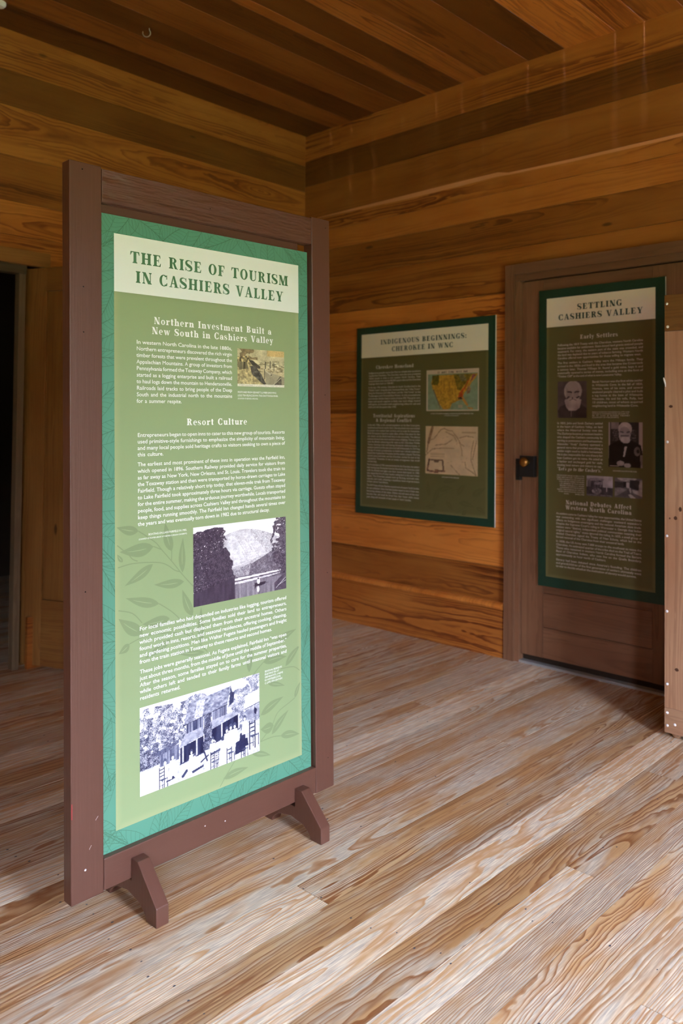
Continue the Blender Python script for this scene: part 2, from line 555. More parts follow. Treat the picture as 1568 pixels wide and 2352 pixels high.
# left wall (plane x = 0) with the open doorway
LD_Y0, LD_Y1, LD_TOP = -2.93, -1.87, 2.06
lb = [(0.0, .28, .4), (.28, .5, .4), (.5, .75, .5), (.75, 1.0, .55), (1.0, 1.3, .5), (1.3, 1.55, .45), (1.55, 1.8, .5), (1.8, 2.06, .5), (2.06, 2.20, .62), (2.20, 2.372, .66),
      (2.372, 2.60, .28), (2.60, 2.853, .42), (2.853, 3.03, .08), (3.03, CEIL, .36)]
wl = MB()
for z0, z1, t in lb:
    sp_ = [(LD_Y1, 0.02), (ROOM_Y - .1, LD_Y0)] if z0 < LD_TOP - .02 else [(ROOM_Y - .1, 0.02)]
    for a, b in sp_:
        wl.slab((-.03, a, z0 + .0008), (0, b - a, 0), (0, 0, z1 - z0 - .0016), (.03, 0, 0), 0, (rnd.random(), .45, t))
for a, b, z0, zt in ((LD_Y1, .14, -.03, CEIL + .03), (ROOM_Y - .2, LD_Y0, -.03, CEIL + .03), (LD_Y0, LD_Y1, LD_TOP, CEIL + .03)):
    wl.slab((-.13, a, z0), (0, b - a, 0), (0, 0, zt - z0), (.10, 0, 0), 1, (.3, .5, .4))
struct(wl.build('wall_left', [M['wall'], M['beyond']], merge=False), 'left wall of dark varnished horizontal planks', 'wall')

# wall with the windows (behind the camera, on its right) and the back wall
we = MB()
ys = sorted([ROOM_Y - .1, .15] + [y for w_ in WINDOWS for y in w_[:2]])
for k in range(len(ys) - 1):
    a, b = ys[k], ys[k + 1]
    hit = [w_ for w_ in WINDOWS if abs(w_[0] - a) < 1e-6]
    for z0, z1 in ([(-.03, hit[0][2]), (hit[0][3], CEIL + .03)] if hit else [(-.03, CEIL + .03)]):
        n_ = max(1, round((z1 - z0) / .22))
        for q in range(n_):
            za, zb = z0 + (z1 - z0) * q / n_, z0 + (z1 - z0) * (q + 1) / n_
            we.slab((ROOM_X, a, za), (0, b - a, 0), (0, 0, zb - za), (.14, 0, 0), 0, (rnd.random(), .5, rnd.uniform(.0, .2)))
struct(we.build('wall_window', M['wall'], merge=False), 'plank wall with two tall windows', 'wall')
wb = MB()
for q in range(15):
    za, zb = -.03 + (CEIL + .06) * q / 15, -.03 + (CEIL + .06) * (q + 1) / 15
    wb.slab((-.13, ROOM_Y, za), (ROOM_X + .27, 0, 0), (0, 0, zb - za), (0, -.1, 0), 0, (rnd.random(), .5, rnd.uniform(.0, .2)))
struct(wb.build('wall_near', M['wall'], merge=False), 'plank wall behind the viewer', 'wall')
for k, (y0, y1, z0, z1) in enumerate(WINDOWS):
    wf = MB()
    t_ = .045
    X0 = ROOM_X + .03
    for a, b in ((y0, y0 + t_), (y1 - t_, y1)):
        wf.slab((X0, a, z0), (0, 0, z1 - z0), (0, b - a, 0), (.05, 0, 0), 0, (rnd.random(), .5, .5))
    for z in (z0, z1 - t_):
        wf.slab((X0, y0 + t_, z), (0, y1 - y0 - 2 * t_, 0), (0, 0, t_), (.05, 0, 0), 0, (rnd.random(), .5, .5))
    struct(wf.build('window_%d' % (k + 1), M['jamb'], bevel=.002), 'wooden window frame letting daylight in', 'window')

gr = MB()
for xa, xb in ((ROOM_X + .14, 90), (-90, -.14)):
    gr.face([(xa, -60, -.35), (xb, -60, -.35), (xb, 60, -.35), (xa, 60, -.35)])
struct(gr.build('ground', M['outside_grass']), 'green lawn outside the windows', 'lawn')

hl = MB()  # unseen slope, added to cut off the low sky and shape the window light
hp = []
for k in range(41):
    y = -70 + 3.5 * k
    hp.append((y, 9.5 + 1.2 * math.sin(k * 1.7) + .8 * math.sin(k * .61)))
for k in range(40):
    (ya, za), (yb, zb) = hp[k], hp[k + 1]
    hl.face([(42, ya, -.35), (42, yb, -.35), (52, yb, zb), (52, ya, za)])
struct(hl.build('sky_blocker', M['blocker_dark']), 'unseen dark slope added outside the windows to block the low sky', 'blocker')

# dark room beyond the left doorway
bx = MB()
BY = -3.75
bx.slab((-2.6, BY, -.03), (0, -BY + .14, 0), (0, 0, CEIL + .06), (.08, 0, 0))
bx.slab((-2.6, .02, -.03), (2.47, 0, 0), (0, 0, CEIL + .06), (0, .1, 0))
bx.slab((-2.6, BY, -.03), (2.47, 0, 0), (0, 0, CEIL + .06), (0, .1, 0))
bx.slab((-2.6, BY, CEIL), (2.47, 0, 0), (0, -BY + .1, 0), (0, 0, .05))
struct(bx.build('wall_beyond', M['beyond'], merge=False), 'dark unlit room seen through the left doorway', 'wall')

# baseboard on the right wall: flat board with a rounded cap
bb = MB()
bb.slab((0.0, -.022, 0), (1.612, 0, 0), (0, 0, .262), (0, .022, 0), 0, (.37, .35, .52))
prof = [(-.022, .262), (-.036, .266), (-.041, .276), (-.036, .287), (-.020, .295), (0, .297), (0, .262)]
bb.prism(prof, 0.0, 1.612, 'x', 0, (.61, .9, .78))
struct(bb.build('baseboard_right', M['wall']), 'wide orange baseboard with rounded cap along right wall', 'baseboard')
bl = MB()
bl.slab((.0, -1.93, 0), (0, 1.90, 0), (0, 0, .262), (.022, 0, 0), 0, (.2, .4, .4))
struct(bl.build('baseboard_left', M['wall']), 'baseboard along left wall behind the free-standing sign', 'baseboard')

# ------------------------------------------------------------------ door in the right wall
tr = MB()
# outer casing board, inner stop, head boards
tr.slab((1.620, -.030, 0), (0, 0, 2.132), (.060, 0, 0), (0, .03, 0), 0, (.11, .5, .50))
tr.slab((1.680, -.016, 0), (0, 0, 2.045), (.026, 0, 0), (0, .046, 0), 0, (.23, .6, .60))
tr.slab((1.680, -.030, 2.075), (1.05, 0, 0), (0, 0, .057), (0, .03, 0), 0, (.31, .5, .36))
tr.slab((1.680, -.022, 2.040), (1.05, 0, 0), (0, 0, .035), (0, .022, 0), 0, (.47, .5, .28))
tr.slab((2.600, -.016, 0), (0, 0, 2.045), (.026, 0, 0), (0, .046, 0), 0, (.23, .6, .60))
tr.slab((2.626, -.030, 0), (0, 0, 2.075), (.104, 0, 0), (0, .03, 0), 0, (.83, .5, .50))
struct(tr.build('trim_1', M['door'], bevel=.002, merge=False), 'weathered brown casing around the closed door in right wall', 'door frame')
th = MB()
th.slab((1.700, -.014, 0), (.905, 0, 0), (0, .06, 0), (0, 0, .012), 0)
struct(th.build('trim_2', M['strip'], bevel=.002), 'pale grey threshold under the closed door', 'threshold')

d1 = struct(empty('door_1', (1.709, 0, 0.044)), 'closed weathered wooden door behind the narrow settling panel', 'door')
DW, DH = .888, 1.992
Y = .004


def dpart(name, x, z, w, h, y, t, vertical, tone, seed, mat='door', par=None):
    b = MB()
    if vertical:
        b.slab((x, y, z), (0, 0, h), (w, 0, 0), (0, t, 0), 0, (seed, .5, tone))
    else:
        b.slab((x, y, z), (w, 0, 0), (0, 0, h), (0, t, 0), 0, (seed, .5, tone))
    return b.build(name, M[mat], par or d1, bevel=.0015)


dpart('stile', 0, 0, .128, DH, Y, .032, True, .60, .17)
dpart('stile', .712, 0, .176, DH, Y, .032, True, .52, .81)
dpart('rail', .1285, 1.80, .583, .192, Y, .032, False, .40, .42)
dpart('panel_board', .1285, 1.0, .583, .7995, Y + .006, .022, False, .42, .55)
dpart('panel_board', .1285, .3395, .583, .66, Y + .006, .022, False, .45, .91)
dpart('panel_board', .1285, .1605, .583, .1775, Y + .0035, .024, False, .52, .34)
dpart('panel_board', .1285, 0, .583, .1582, Y + .0045, .024, False, .62, .23)
lk = MB()
lk.slab((.005, -.028, .945), (.088, 0, 0), (0, 0, .112), (0, .030, 0))
lock = lk.build('lock_box', M['iron'], d1, bevel=.003)
kp = MB()
kp.slab((-.022, -.022, .925), (.024, 0, 0), (0, 0, .115), (0, .03, 0))
kp.build('lock_keeper', M['iron'], d1, bevel=.002)
kn = MB()
kn.lathe([(.012, 0), (.009, .006), (.009, .018), (.017, .022), (.024, .030), (.026, .040), (.023, .050), (.013, .056), (0, .058)], (.055, -.026, 1.024), (0, -1, 0), 24)
kn.build('knob', M['brass'], lock, smooth=True)

# ------------------------------------------------------------------ open door of the left doorway
tl = MB()
tl.slab((.0, -2.95, 2.055), (0, 1.105, 0), (0, 0, .073), (.028, 0, 0), 1, (.39, .5, .75))
tl.slab((-.060, -2.93, 2.012), (0, .975, 0), (0, 0, .043), (.056, 0, 0), 0, (.3, .5, .4))
tl.slab((-.058, -1.990, 0), (0, 0, 2.012), (0, .034, 0), (.046, 0, 0), 0, (.55, .5, .9))
tl.slab((-.13, -1.955, 0), (0, 0, 2.055), (0, .085, 0), (.06, 0, 0), 1, (.75, .5, .6))
tl.slab((-.13, -2.97, 0), (0, 0, 2.055), (0, .04, 0), (.145, 0, 0), 0, (.15, .5, .5))
struct(tl.build('trim_3', [M['jamb'], M['door_dark']], bevel=.002, merge=False), 'dark head board and grey jamb of the open left doorway', 'door frame')
d2 = struct(empty('door_2', (-.0373, -1.9251, .018)), 'amber panelled door standing open beside the dark left doorway', 'door')
d2.rotation_euler = (0, 0, math.atan2(.1012, .2445))
W2, H2 = .80, 2.03


def lpart(name, x, z, w, h, y, t, vertical, tone, seed):
    b = MB()
    if vertical:
        b.slab((x, y, z), (0, 0, h), (w, 0, 0), (0, t, 0), 0, (seed, .5, tone))
    else:
        b.slab((x, y, z), (w, 0, 0), (0, 0, h), (0, t, 0), 0, (seed, .5, tone))
    return b.build(name, M['door_dark'], d2, bevel=.0015)


lpart('stile', -.03, 0, .142, H2, 0, .034, True, .62, .28)
lpart('stile', .66, 0, .142, H2, 0, .034, True, .6, .71)
lpart('rail', .1125, 1.91, .547, .120, 0, .034, False, .5, .33)
lpart('rail', .1125, 0, .547, .335, 0, .034, False, .58, .62)
lpart('panel_board', .1125, .336, .547, 1.573, .011, .014, True, .55, .93)
hr = MB()
hr.tube([(-1.9, -2.9, 2.35), (-1.9, -1.6, 1.30)], .02, 8)
tag(hr.build('handrail', M['jamb']), 'dim sloping handrail inside the dark room at the left edge', 'handrail')

# ------------------------------------------------------------------ cupboard at the right edge
CY = -.52
cb = tag(empty('wooden_cupboard', (2.691, CY, 0)), 'tall pale pine plank cupboard with shiny nail heads, cut by right edge', 'cupboard')
CWD, CDP = 1.02, .48
q = MB()
q.slab((0, .022, .025), (0, 0, 1.775), (0, CDP - .024, 0), (.02, 0, 0), 0, (.2, .5, .5))
q.slab((CWD - .02, .022, .025), (0, 0, 1.775), (0, CDP - .024, 0), (.02, 0, 0), 0, (.3, .5, .5))
q.slab((.02, CDP - .014, .025), (0, 0, 1.775), (CWD - .04, 0, 0), (0, .012, 0), 0, (.4, .5, .4))
q.slab((.02, .022, .04), (CWD - .04, 0, 0), (0, CDP - .036, 0), (0, 0, .018), 0, (.5, .5, .4))
q.slab((.0, .022, 1.78), (CWD, 0, 0), (0, CDP - .024, 0), (0, 0, .0225), 0, (.5, .5, .4))
q.build('carcass', M['cupboard'], cb, bevel=.0015, merge=False)
q = MB()
q.slab((0, 0, 1.653), (CWD, 0, 0), (0, 0, .1495), (0, .021, 0), 0, (.66, .5, .08))
q.build('top_board', M['door_dark'], cb, bevel=.002)
q = MB()
q.slab((0, 0, .0247), (CWD, 0, 0), (0, 0, .0995), (0, .021, 0), 0, (.12, .6, .46))
q.build('bottom_board', M['cupboard'], cb, bevel=.002)
px_ = 0
for k, (w_, tn) in enumerate(((.23, .62), (.26, .58), (.25, .66), (.28, .6))):
    q = MB()
    q.slab((px_ + .0004, .001, .125), (0, 0, 1.527), (w_ - .0008, 0, 0), (0, .02, 0), 0, (.07 + .21 * k, .6, tn))
    if k == 0:
        for kx, kz, ka, kb in ((.045, .893, .007, .008), (.022, .890, .003, .004), (.064, .93, .006, .010), (.026, 1.345, .008, .006), (.085, .40, .004, .011), (.05, .285, .008, .007), (.17, 1.1, .008, .010), (.13, .66, .006, .009)):
            q.face([(kx + ka * math.cos(t * .628) * (1 + .2 * math.sin(3 * t)), .0006, kz + kb * math.sin(t * .628)) for t in range(10)], None, 1)
    q.build('plank', [M['cupboard'], M['knot']], cb, bevel=.0012)
    px_ += w_
for fx, fy in ((.034, .045), (CWD - .05, .045), (.034, CDP - .05), (CWD - .05, CDP - .05)):
    q = MB()
    q.lathe([(.014, 0), (.019, .008), (.020, .022), (.016, .026)], (fx, fy, 0), (0, 0, 1), 16)
    q.build('foot', M['cupboard'], cb, smooth=False)
for x, z in ((.010, 1.766), (.0135, 1.671), (.012, 1.2), (.0105, .818), (.0105, .513), (.0125, .2205), (.0125, .105), (.0125, .054), (.043, .064)):
    q = MB()
    q.lathe([(.0058, 0), (.0055, .0015), (.0038, .0032), (0, .0040)], (x, 0.0005, z), (0, -1, 0), 14)
    q.build('nail_head', M['nail_glint'], cb, smooth=True)
q = MB()
q.tube([(-.002, -.003, 1.462), (.002, -.006, 1.452), (.004, -.002, 1.440), (.005, .001, 1.425)], [.0022, .0035, .003, .001], 6)
q.build('wood_splinter', M['white'], cb)

# ceiling hook and cap
hk = MB()
pts = []
for k in range(11):
    a = math.radians(-200 + 250 * k / 10)
    pts.append((.524 + .020 * math.cos(a) * .7, -1.607 + .020 * math.cos(a) * .7, CEIL - .024 + .020 * math.sin(a)))
hk.tube([(pts[-1][0], pts[-1][1], CEIL)] + list(reversed(pts)), .0022, 6)
tag(hk.build('ceiling_hook', M['hook'], smooth=True), 'small pale curved hook screwed into the dark plank ceiling', 'hook')
cc = MB()
cc.lathe([(.030, 0), (.030, .012), (.022, .022), (0, .026)], (.228, -2.222, CEIL), (0, 0, -1), 20)
tag(cc.build('round_fixture', M['white'], smooth=False), 'small white round fixture on the ceiling at top left corner', 'fixture')

# ------------------------------------------------------------------ lettering
# sans serif: outlines of the built-in font, cached per character
_gl = {}


def _raw(txt, off=.0):
    cu = bpy.data.curves.new('t', 'FONT')
    cu.body = txt
    cu.size = 1.0
    cu.resolution_u = 2
    cu.offset = off
    o = bpy.data.objects.new('t', cu)
    COL.objects.link(o)
    bpy.context.view_layer.update()
    me = bpy.data.meshes.new_from_object(o.evaluated_get(bpy.context.evaluated_depsgraph_get()))
    v = [(p.co.x, p.co.y) for p in me.vertices]
    f = [tuple(p.vertices) for p in me.polygons]
    bpy.data.objects.remove(o)
    bpy.data.curves.remove(cu)
    bpy.data.meshes.remove(me)
    return v, f


def _wid(txt):
    v, _ = _raw(txt)
    xs = [p[0] for p in v]
    return max(xs) - min(xs)


_hh = _wid('HH')


def sans(ch):
    if ch not in _gl:
        if ch == ' ':
            _gl[ch] = ([], [], .27)
        else:
            v, f = _raw(ch, 0.0 if ch in 'MWNVAKX' else .010)
            _gl[ch] = (v, f, _wid('H' + ch + 'H') - _hh)
    return _gl[ch]


# serif display letters: heavy uprights, thin joins, wedge serifs (cap height 1, x height .68)
ST, HR = .285, .085


def _stem(x, y0, y1, w=ST, b=True, t=True, sl=.10, lt=True, rt=True):
    P = [(x, y0), (x + w, y0), (x + w, y1), (x, y1)]
    out = [P]
    if b:
        out.append([(x - sl, y0), (x + w + sl, y0), (x + w + sl, y0 + .05), (x + w, y0 + .13), (x, y0 + .13), (x - sl, y0 + .05)])
    if t:
        l = sl if lt else 0
        r_ = sl if rt else 0
        out.append([(x - l, y1), (x - l, y1 - .05), (x, y1 - .13), (x + w, y1 - .13), (x + w + r_, y1 - .05), (x + w + r_, y1)])
    return out


def _arc(cx, cy, rx, ry, ix, iy, a0=0, a1=360, n=20):
    out = []
    for k in range(n):
        a, b = math.radians(a0 + (a1 - a0) * k / n), math.radians(a0 + (a1 - a0) * (k + 1) / n)
        out.append([(cx + rx * math.cos(a), cy + ry * math.sin(a)), (cx + rx * math.cos(b), cy + ry * math.sin(b)),
                    (cx + ix * math.cos(b), cy + iy * math.sin(b)), (cx + ix * math.cos(a), cy + iy * math.sin(a))])
    return out


def _r(x0, y0, x1, y1):
    return [[(x0, y0), (x1, y0), (x1, y1), (x0, y1)]]


def _p(*pts):
    return [list(pts)]


def _dg(xa, ya, xb, yb, w):
    """slanted bar with horizontal cut ends, w = horizontal width"""
    return [[(xa, ya), (xa + w, ya), (xb + w, yb), (xb, yb)]]


def _st(pts, ws):
    out = []
    n = []
    for i in range(len(pts)):
        a, b = pts[max(i - 1, 0)], pts[min(i + 1, len(pts) - 1)]
        dx, dy = b[0] - a[0], b[1] - a[1]
        L = math.hypot(dx, dy)
        n.append((-dy / L, dx / L))
    for i in range(len(pts) - 1):
        p, q_ = pts[i], pts[i + 1]
        a, b = ws[i] / 2, ws[i + 1] / 2
        out.append([(p[0] + n[i][0] * a, p[1] + n[i][1] * a), (p[0] - n[i][0] * a, p[1] - n[i][1] * a),
                    (q_[0] - n[i + 1][0] * b, q_[1] - n[i + 1][1] * b), (q_[0] + n[i + 1][0] * b, q_[1] + n[i + 1][1] * b)])
    return out


def _sm(pts, n=4):
    """Catmull-Rom resample"""
    out = []
    P = [pts[0]] + list(pts) + [pts[-1]]
    for i in range(1, len(P) - 2):
        for k in range(n):
            t = k / n
            c = []
            for d in range(len(pts[0])):
                p0, p1, p2, p3 = P[i - 1][d], P[i][d], P[i + 1][d], P[i + 2][d]
                c.append(.5 * (2 * p1 + (p2 - p0) * t + (2 * p0 - 5 * p1 + 4 * p2 - p3) * t * t + (3 * p1 - p0 - 3 * p2 + p3) * t ** 3))
            out.append(tuple(c))
    out.append(tuple(pts[-1]))
    return out


def _S(h, w):
    k = [(.86, .76, .05), (.74, .92, .06), (.50, .965, .08), (.25, .90, .17), (.16, .74, .25), (.28, .58, .27), (.56, .46, .29), (.82, .32, .27), (.80, .14, .20),
         (.52, .035, .08), (.24, .08, .06), (.09, .25, .05)]
    q_ = _sm([(a * w, b * h, c * (h if h < .9 else 1) * .95) for a, b, c in k])
    out = _st([(a, b) for a, b, c in q_], [c for a, b, c in q_])
    out += _r(.82 * w, .66 * h, .90 * w, .98 * h) + _r(.05 * w, .02 * h, .13 * w, .34 * h)
    return out


XH = .68
SER = {}


def _def():
    G = SER
    G['I'] = (.56, _stem(.145, 0, 1))
    G['H'] = (1.12, _stem(.14, 0, 1) + _stem(.72, 0, 1) + _r(.40, .45, .73, .55))
    e = _stem(.14, 0, 1) + _r(.38, 0, .82, .08) + _r(.38, .92, .78, 1)
    G['E'] = (.95, e + _p((.82, 0), (.87, .30), (.83, .30), (.70, .08), (.70, 0)) + _p((.78, 1), (.82, .72), (.78, .72), (.66, .92), (.66, 1)) +
              _r(.38, .47, .62, .55) + _p((.60, .35), (.65, .35), (.65, .67), (.60, .67)))
    G['F'] = (.88, _stem(.14, 0, 1) + _r(.38, .92, .78, 1) + _p((.78, 1), (.82, .70), (.78, .70), (.66, .92), (.66, 1)) + _r(.38, .45, .60, .53) +
              _p((.59, .33), (.64, .33), (.64, .65), (.59, .65)))
    G['L'] = (.86, _stem(.14, 0, 1) + _r(.38, 0, .78, .08) + _p((.78, 0), (.83, .34), (.79, .34), (.64, .08), (.64, 0)))
    G['T'] = (.98, _stem(.355, 0, 1, t=False) + _r(.06, .92, .92, 1) + _p((.06, 1), (.02, .68), (.06, .68), (.20, .92), (.20, 1)) + _p((.92, 1), (.96, .68), (.92, .68), (.78, .92), (.78, 1)))
    G['N'] = (1.08, _stem(.16, 0, 1, w=.09) + _stem(.84, 0, 1, w=.09) + _dg(.10, 1, .64, 0, .30) + _r(.04, .95, .2, 1) + _r(.70, 0, .93, .3))
    G['M'] = (1.30, _stem(.14, 0, 1, w=.09) + _stem(.90, 0, 1) + _dg(.09, 1, .50, 0, .30) + _dg(.84, 1, .52, 0, .12))
    G['O'] = (1.04, _arc(.52, .5, .47, .52, .20, .44))
    G['C'] = (.98, _arc(.52, .5, .47, .52, .20, .44, 45, 315) + _r(.80, .62, .88, 1.0) + _p((.80, .02), (.88, .10), (.90, .30), (.84, .30), (.70, .08)))
    G['G'] = (1.06, _arc(.52, .5, .47, .52, .20, .44, 45, 320) + _r(.80, .64, .88, 1.0) + _stem(.68, 0, .42, w=.22, b=False, sl=.09))
    G['D'] = (1.06, _stem(.14, 0, 1) + _arc(.42, .5, .57, .5, .30, .42, -90, 90) + _r(.38, 0, .43, .08) + _r(.38, .92, .43, 1))
    G['U'] = (1.06, _stem(.14, .3, 1, b=False) + _stem(.82, .3, 1, w=.09, b=False) + _arc(.525, .32, .385, .34, .30, .25, 180, 360)[0:20] + _p((.14, .32), (.41, .32), (.44, .12), (.30, .06), (.18, .16)))
    b_ = _stem(.14, 0, 1)
    G['R'] = (1.05, b_ + _arc(.46, .745, .40, .255, .14, .18, -90, 90) + _r(.38, .92, .47, 1) + _r(.38, .49, .47, .565) + _p((.44, .53), (.70, .53), (.92, .06), (1.02, .06), (1.02, 0), (.70, 0)))
    G['B'] = (1.0, b_ + _arc(.46, .755, .38, .245, .13, .175, -90, 90) + _arc(.46, .265, .44, .265, .18, .19, -90, 90) + _r(.38, .92, .47, 1) + _r(.38, .49, .47, .57) + _r(.38, 0, .47, .075))
    G['K'] = (1.10, b_ + _dg(.34, .42, .80, 1, .11) + _dg(.48, .62, .76, 0, .29) + _r(.68, .95, 1.02, 1) + _r(.66, 0, 1.10, .06))
    G['A'] = (1.06, _dg(.50, 1.02, .70, 0, .27)[0:0] + _p((.44, 1.03), (.62, 1.03), (.96, 0), (.66, 0)) + _p((.44, 1.03), (.53, .90), (.24, 0), (.14, 0)) + _r(.30, .30, .74, .38) + _r(.02, 0, .36, .06) + _r(.56, 0, 1.06, .06))
    G['V'] = (1.06, _p((.10, 1), (.40, 1), (.62, -.03), (.46, -.03)) + _p((.82, 1), (.92, 1), (.62, -.03), (.53, .10)) + _r(.0, .94, .50, 1) + _r(.70, .94, 1.04, 1))
    G['W'] = (1.50, _p((.10, 1), (.38, 1), (.56, -.03), (.42, -.03)) + _p((.70, 1), (.80, 1), (.56, -.03), (.48, .12)) + _p((.62, 1), (.88, 1), (1.06, -.03), (.92, -.03)) +
              _p((1.24, 1), (1.34, 1), (1.06, -.03), (.98, .12)) + _r(.0, .94, .48, 1) + _r(1.12, .94, 1.46, 1))
    G['Y'] = (1.04, _stem(.38, 0, .46, t=False) + _p((.08, 1), (.38, 1), (.65, .40), (.38, .40)) + _p((.80, 1), (.90, 1), (.65, .40), (.56, .46)) + _r(0, .94, .48, 1) + _r(.68, .94, 1.02, 1))
    G['S'] = (.86, _S(1, .84))
    # lower case
    s = .255
    G['i'] = (.46, _stem(.12, 0, XH, w=s, rt=False) + _arc(.22, .90, .13, .11, 0, 0, n=10))
    G['l'] = (.46, _stem(.12, 0, 1, w=s, rt=False))
    hm = _stem(.12, 0, XH, w=s, rt=False)
    ar = lambda x: _p((x, .50), (x + .10, .64), (x + .24, .69), (x + .38, .64), (x + .42, .50), (x + .20, .46), (x + .17, .58), (x + .06, .50))
    G['n'] = (.90, hm + _stem(.56, 0, .50, w=s, t=False) + ar(.34 + .02))
    G['h'] = (.90, _stem(.12, 0, 1, w=s, rt=False) + _stem(.56, 0, .50, w=s, t=False) + ar(.36))
    G['m'] = (1.34, hm + _stem(.56, 0, .50, w=s, t=False) + ar(.36) + _stem(1.0, 0, .50, w=s, t=False) + ar(.80))
    G['r'] = (.68, hm + _p((.32, .48), (.40, .62), (.54, .70), (.66, .66), (.66, .50), (.52, .48), (.46, .56), (.36, .44)))
    G['u'] = (.88, _stem(.12, .16, XH, w=s, b=False, rt=False) + _stem(.54, 0, XH, w=s, rt=False) + _p((.12, .18), (.20, .02), (.34, -.02), (.48, .04), (.56, .16), (.50, .20), (.40, .10), (.34, .18)))
    G['o'] = (.78, _arc(.39, .34, .35, .36, .14, .29))
    G['e'] = (.74, _arc(.38, .34, .34, .36, .14, .29, 0, 310) + _r(.22, .33, .71, .40))
    G['c'] = (.72, _arc(.38, .34, .34, .36, .14, .29, 50, 310) + _arc(.58, .50, .11, .11, 0, 0, n=8))
    G['a'] = (.78, _stem(.44, .06, .48, w=s, b=False, t=False) + _r(.44, 0, .80, .06) + _arc(.38, .46, .28, .24, .12, .18, 0, 160, n=10) + _arc(.18, .50, .10, .10, 0, 0, n=8) +
              _arc(.32, .19, .28, .21, .08, .14, 60, 330, n=12) + _r(.30, .34, .46, .41))
    G['s'] = (.66, _S(XH, .62))
    G['t'] = (.56, _stem(.14, .12, .90, w=s, b=False, t=False) + _r(.02, .60, .52, XH) + _p((.14, .14), (.20, .0), (.36, -.02), (.52, .08), (.50, .14), (.40, .10), (.36, .14)))
    G['f'] = (.56, _stem(.14, 0, .80, w=s, t=False) + _r(.02, .60, .52, XH) + _p((.14, .78), (.22, .96), (.38, 1.02), (.58, .96), (.58, .80), (.46, .80), (.40, .92), (.36, .78)))
    G['v'] = (.80, _p((.06, XH), (.32, XH), (.48, -.02), (.34, -.02)) + _p((.60, XH), (.69, XH), (.48, -.02), (.40, .10)) + _r(0, .62, .38, XH) + _r(.52, .62, .78, XH))
    G['y'] = (.80, _p((.06, XH), (.32, XH), (.52, .06), (.42, -.06)) + _p((.60, XH), (.69, XH), (.40, -.26), (.30, -.26)) + _r(0, .62, .38, XH) + _r(.52, .62, .78, XH) + _arc(.24, -.20, .12, .10, 0, 0, n=8))
    G['w'] = (1.16, _p((.06, XH), (.31, XH), (.44, -.02), (.31, -.02)) + _p((.54, XH), (.63, XH), (.44, -.02), (.37, .10)) + _p((.48, XH), (.72, XH), (.84, -.02), (.71, -.02)) +
              _p((.98, XH), (1.06, XH), (.84, -.02), (.77, .10)) + _r(0, .62, .38, XH) + _r(.9, .62, 1.14, XH))
    G['b'] = (.84, _stem(.10, 0, 1, w=s, b=False, rt=False) + _arc(.42, .34, .38, .36, .14, .28, -130, 130))
    G['d'] = (.88, _stem(.54, 0, 1, w=s, rt=False) + _arc(.42, .34, .37, .36, .14, .28, 50, 310))
    G['p'] = (.84, _stem(.10, -.30, XH, w=s, rt=False) + _arc(.42, .34, .38, .36, .14, .28, -130, 130))
    G['k'] = (.92, _stem(.10, 0, 1, w=s, rt=False) + _dg(.28, .28, .60, XH, .10) + _dg(.38, .42, .60, 0, .25) + _r(.52, 0, .92, .06) + _r(.5, .62, .82, XH))
    G['g'] = (.80, _arc(.36, .44, .30, .25, .11, .19) + _arc(.38, -.12, .36, .19, .22, .11) + _p((.14, .22), (.30, .22), (.60, .08), (.60, -.02), (.14, .08)) + _r(.58, .58, .78, XH))
    G['&'] = (1.1, _arc(.44, .77, .24, .25, .10, .18) + _arc(.40, .25, .36, .27, .14, .20, 60, 400) + _dg(.26, .80, .80, 0, .28) + _dg(.74, .2, .88, .56, .09) + _r(.74, .54, 1.04, .6))
    G[':'] = (.40, _arc(.2, .12, .13, .12, 0, 0, n=10) + _arc(.2, .56, .13, .12, 0, 0, n=10))
    G['.'] = (.36, _arc(.18, .10, .12, .11, 0, 0, n=10))
    G["'"] = (.32, _p((.08, 1), (.26, 1), (.20, .70), (.12, .70)))
    G['"'] = (.52, _p((.06, 1), (.22, 1), (.18, .70), (.10, .70)) + _p((.30, 1), (.46, 1), (.42, .70), (.34, .70)))
    G[' '] = (.52, [])


_def()


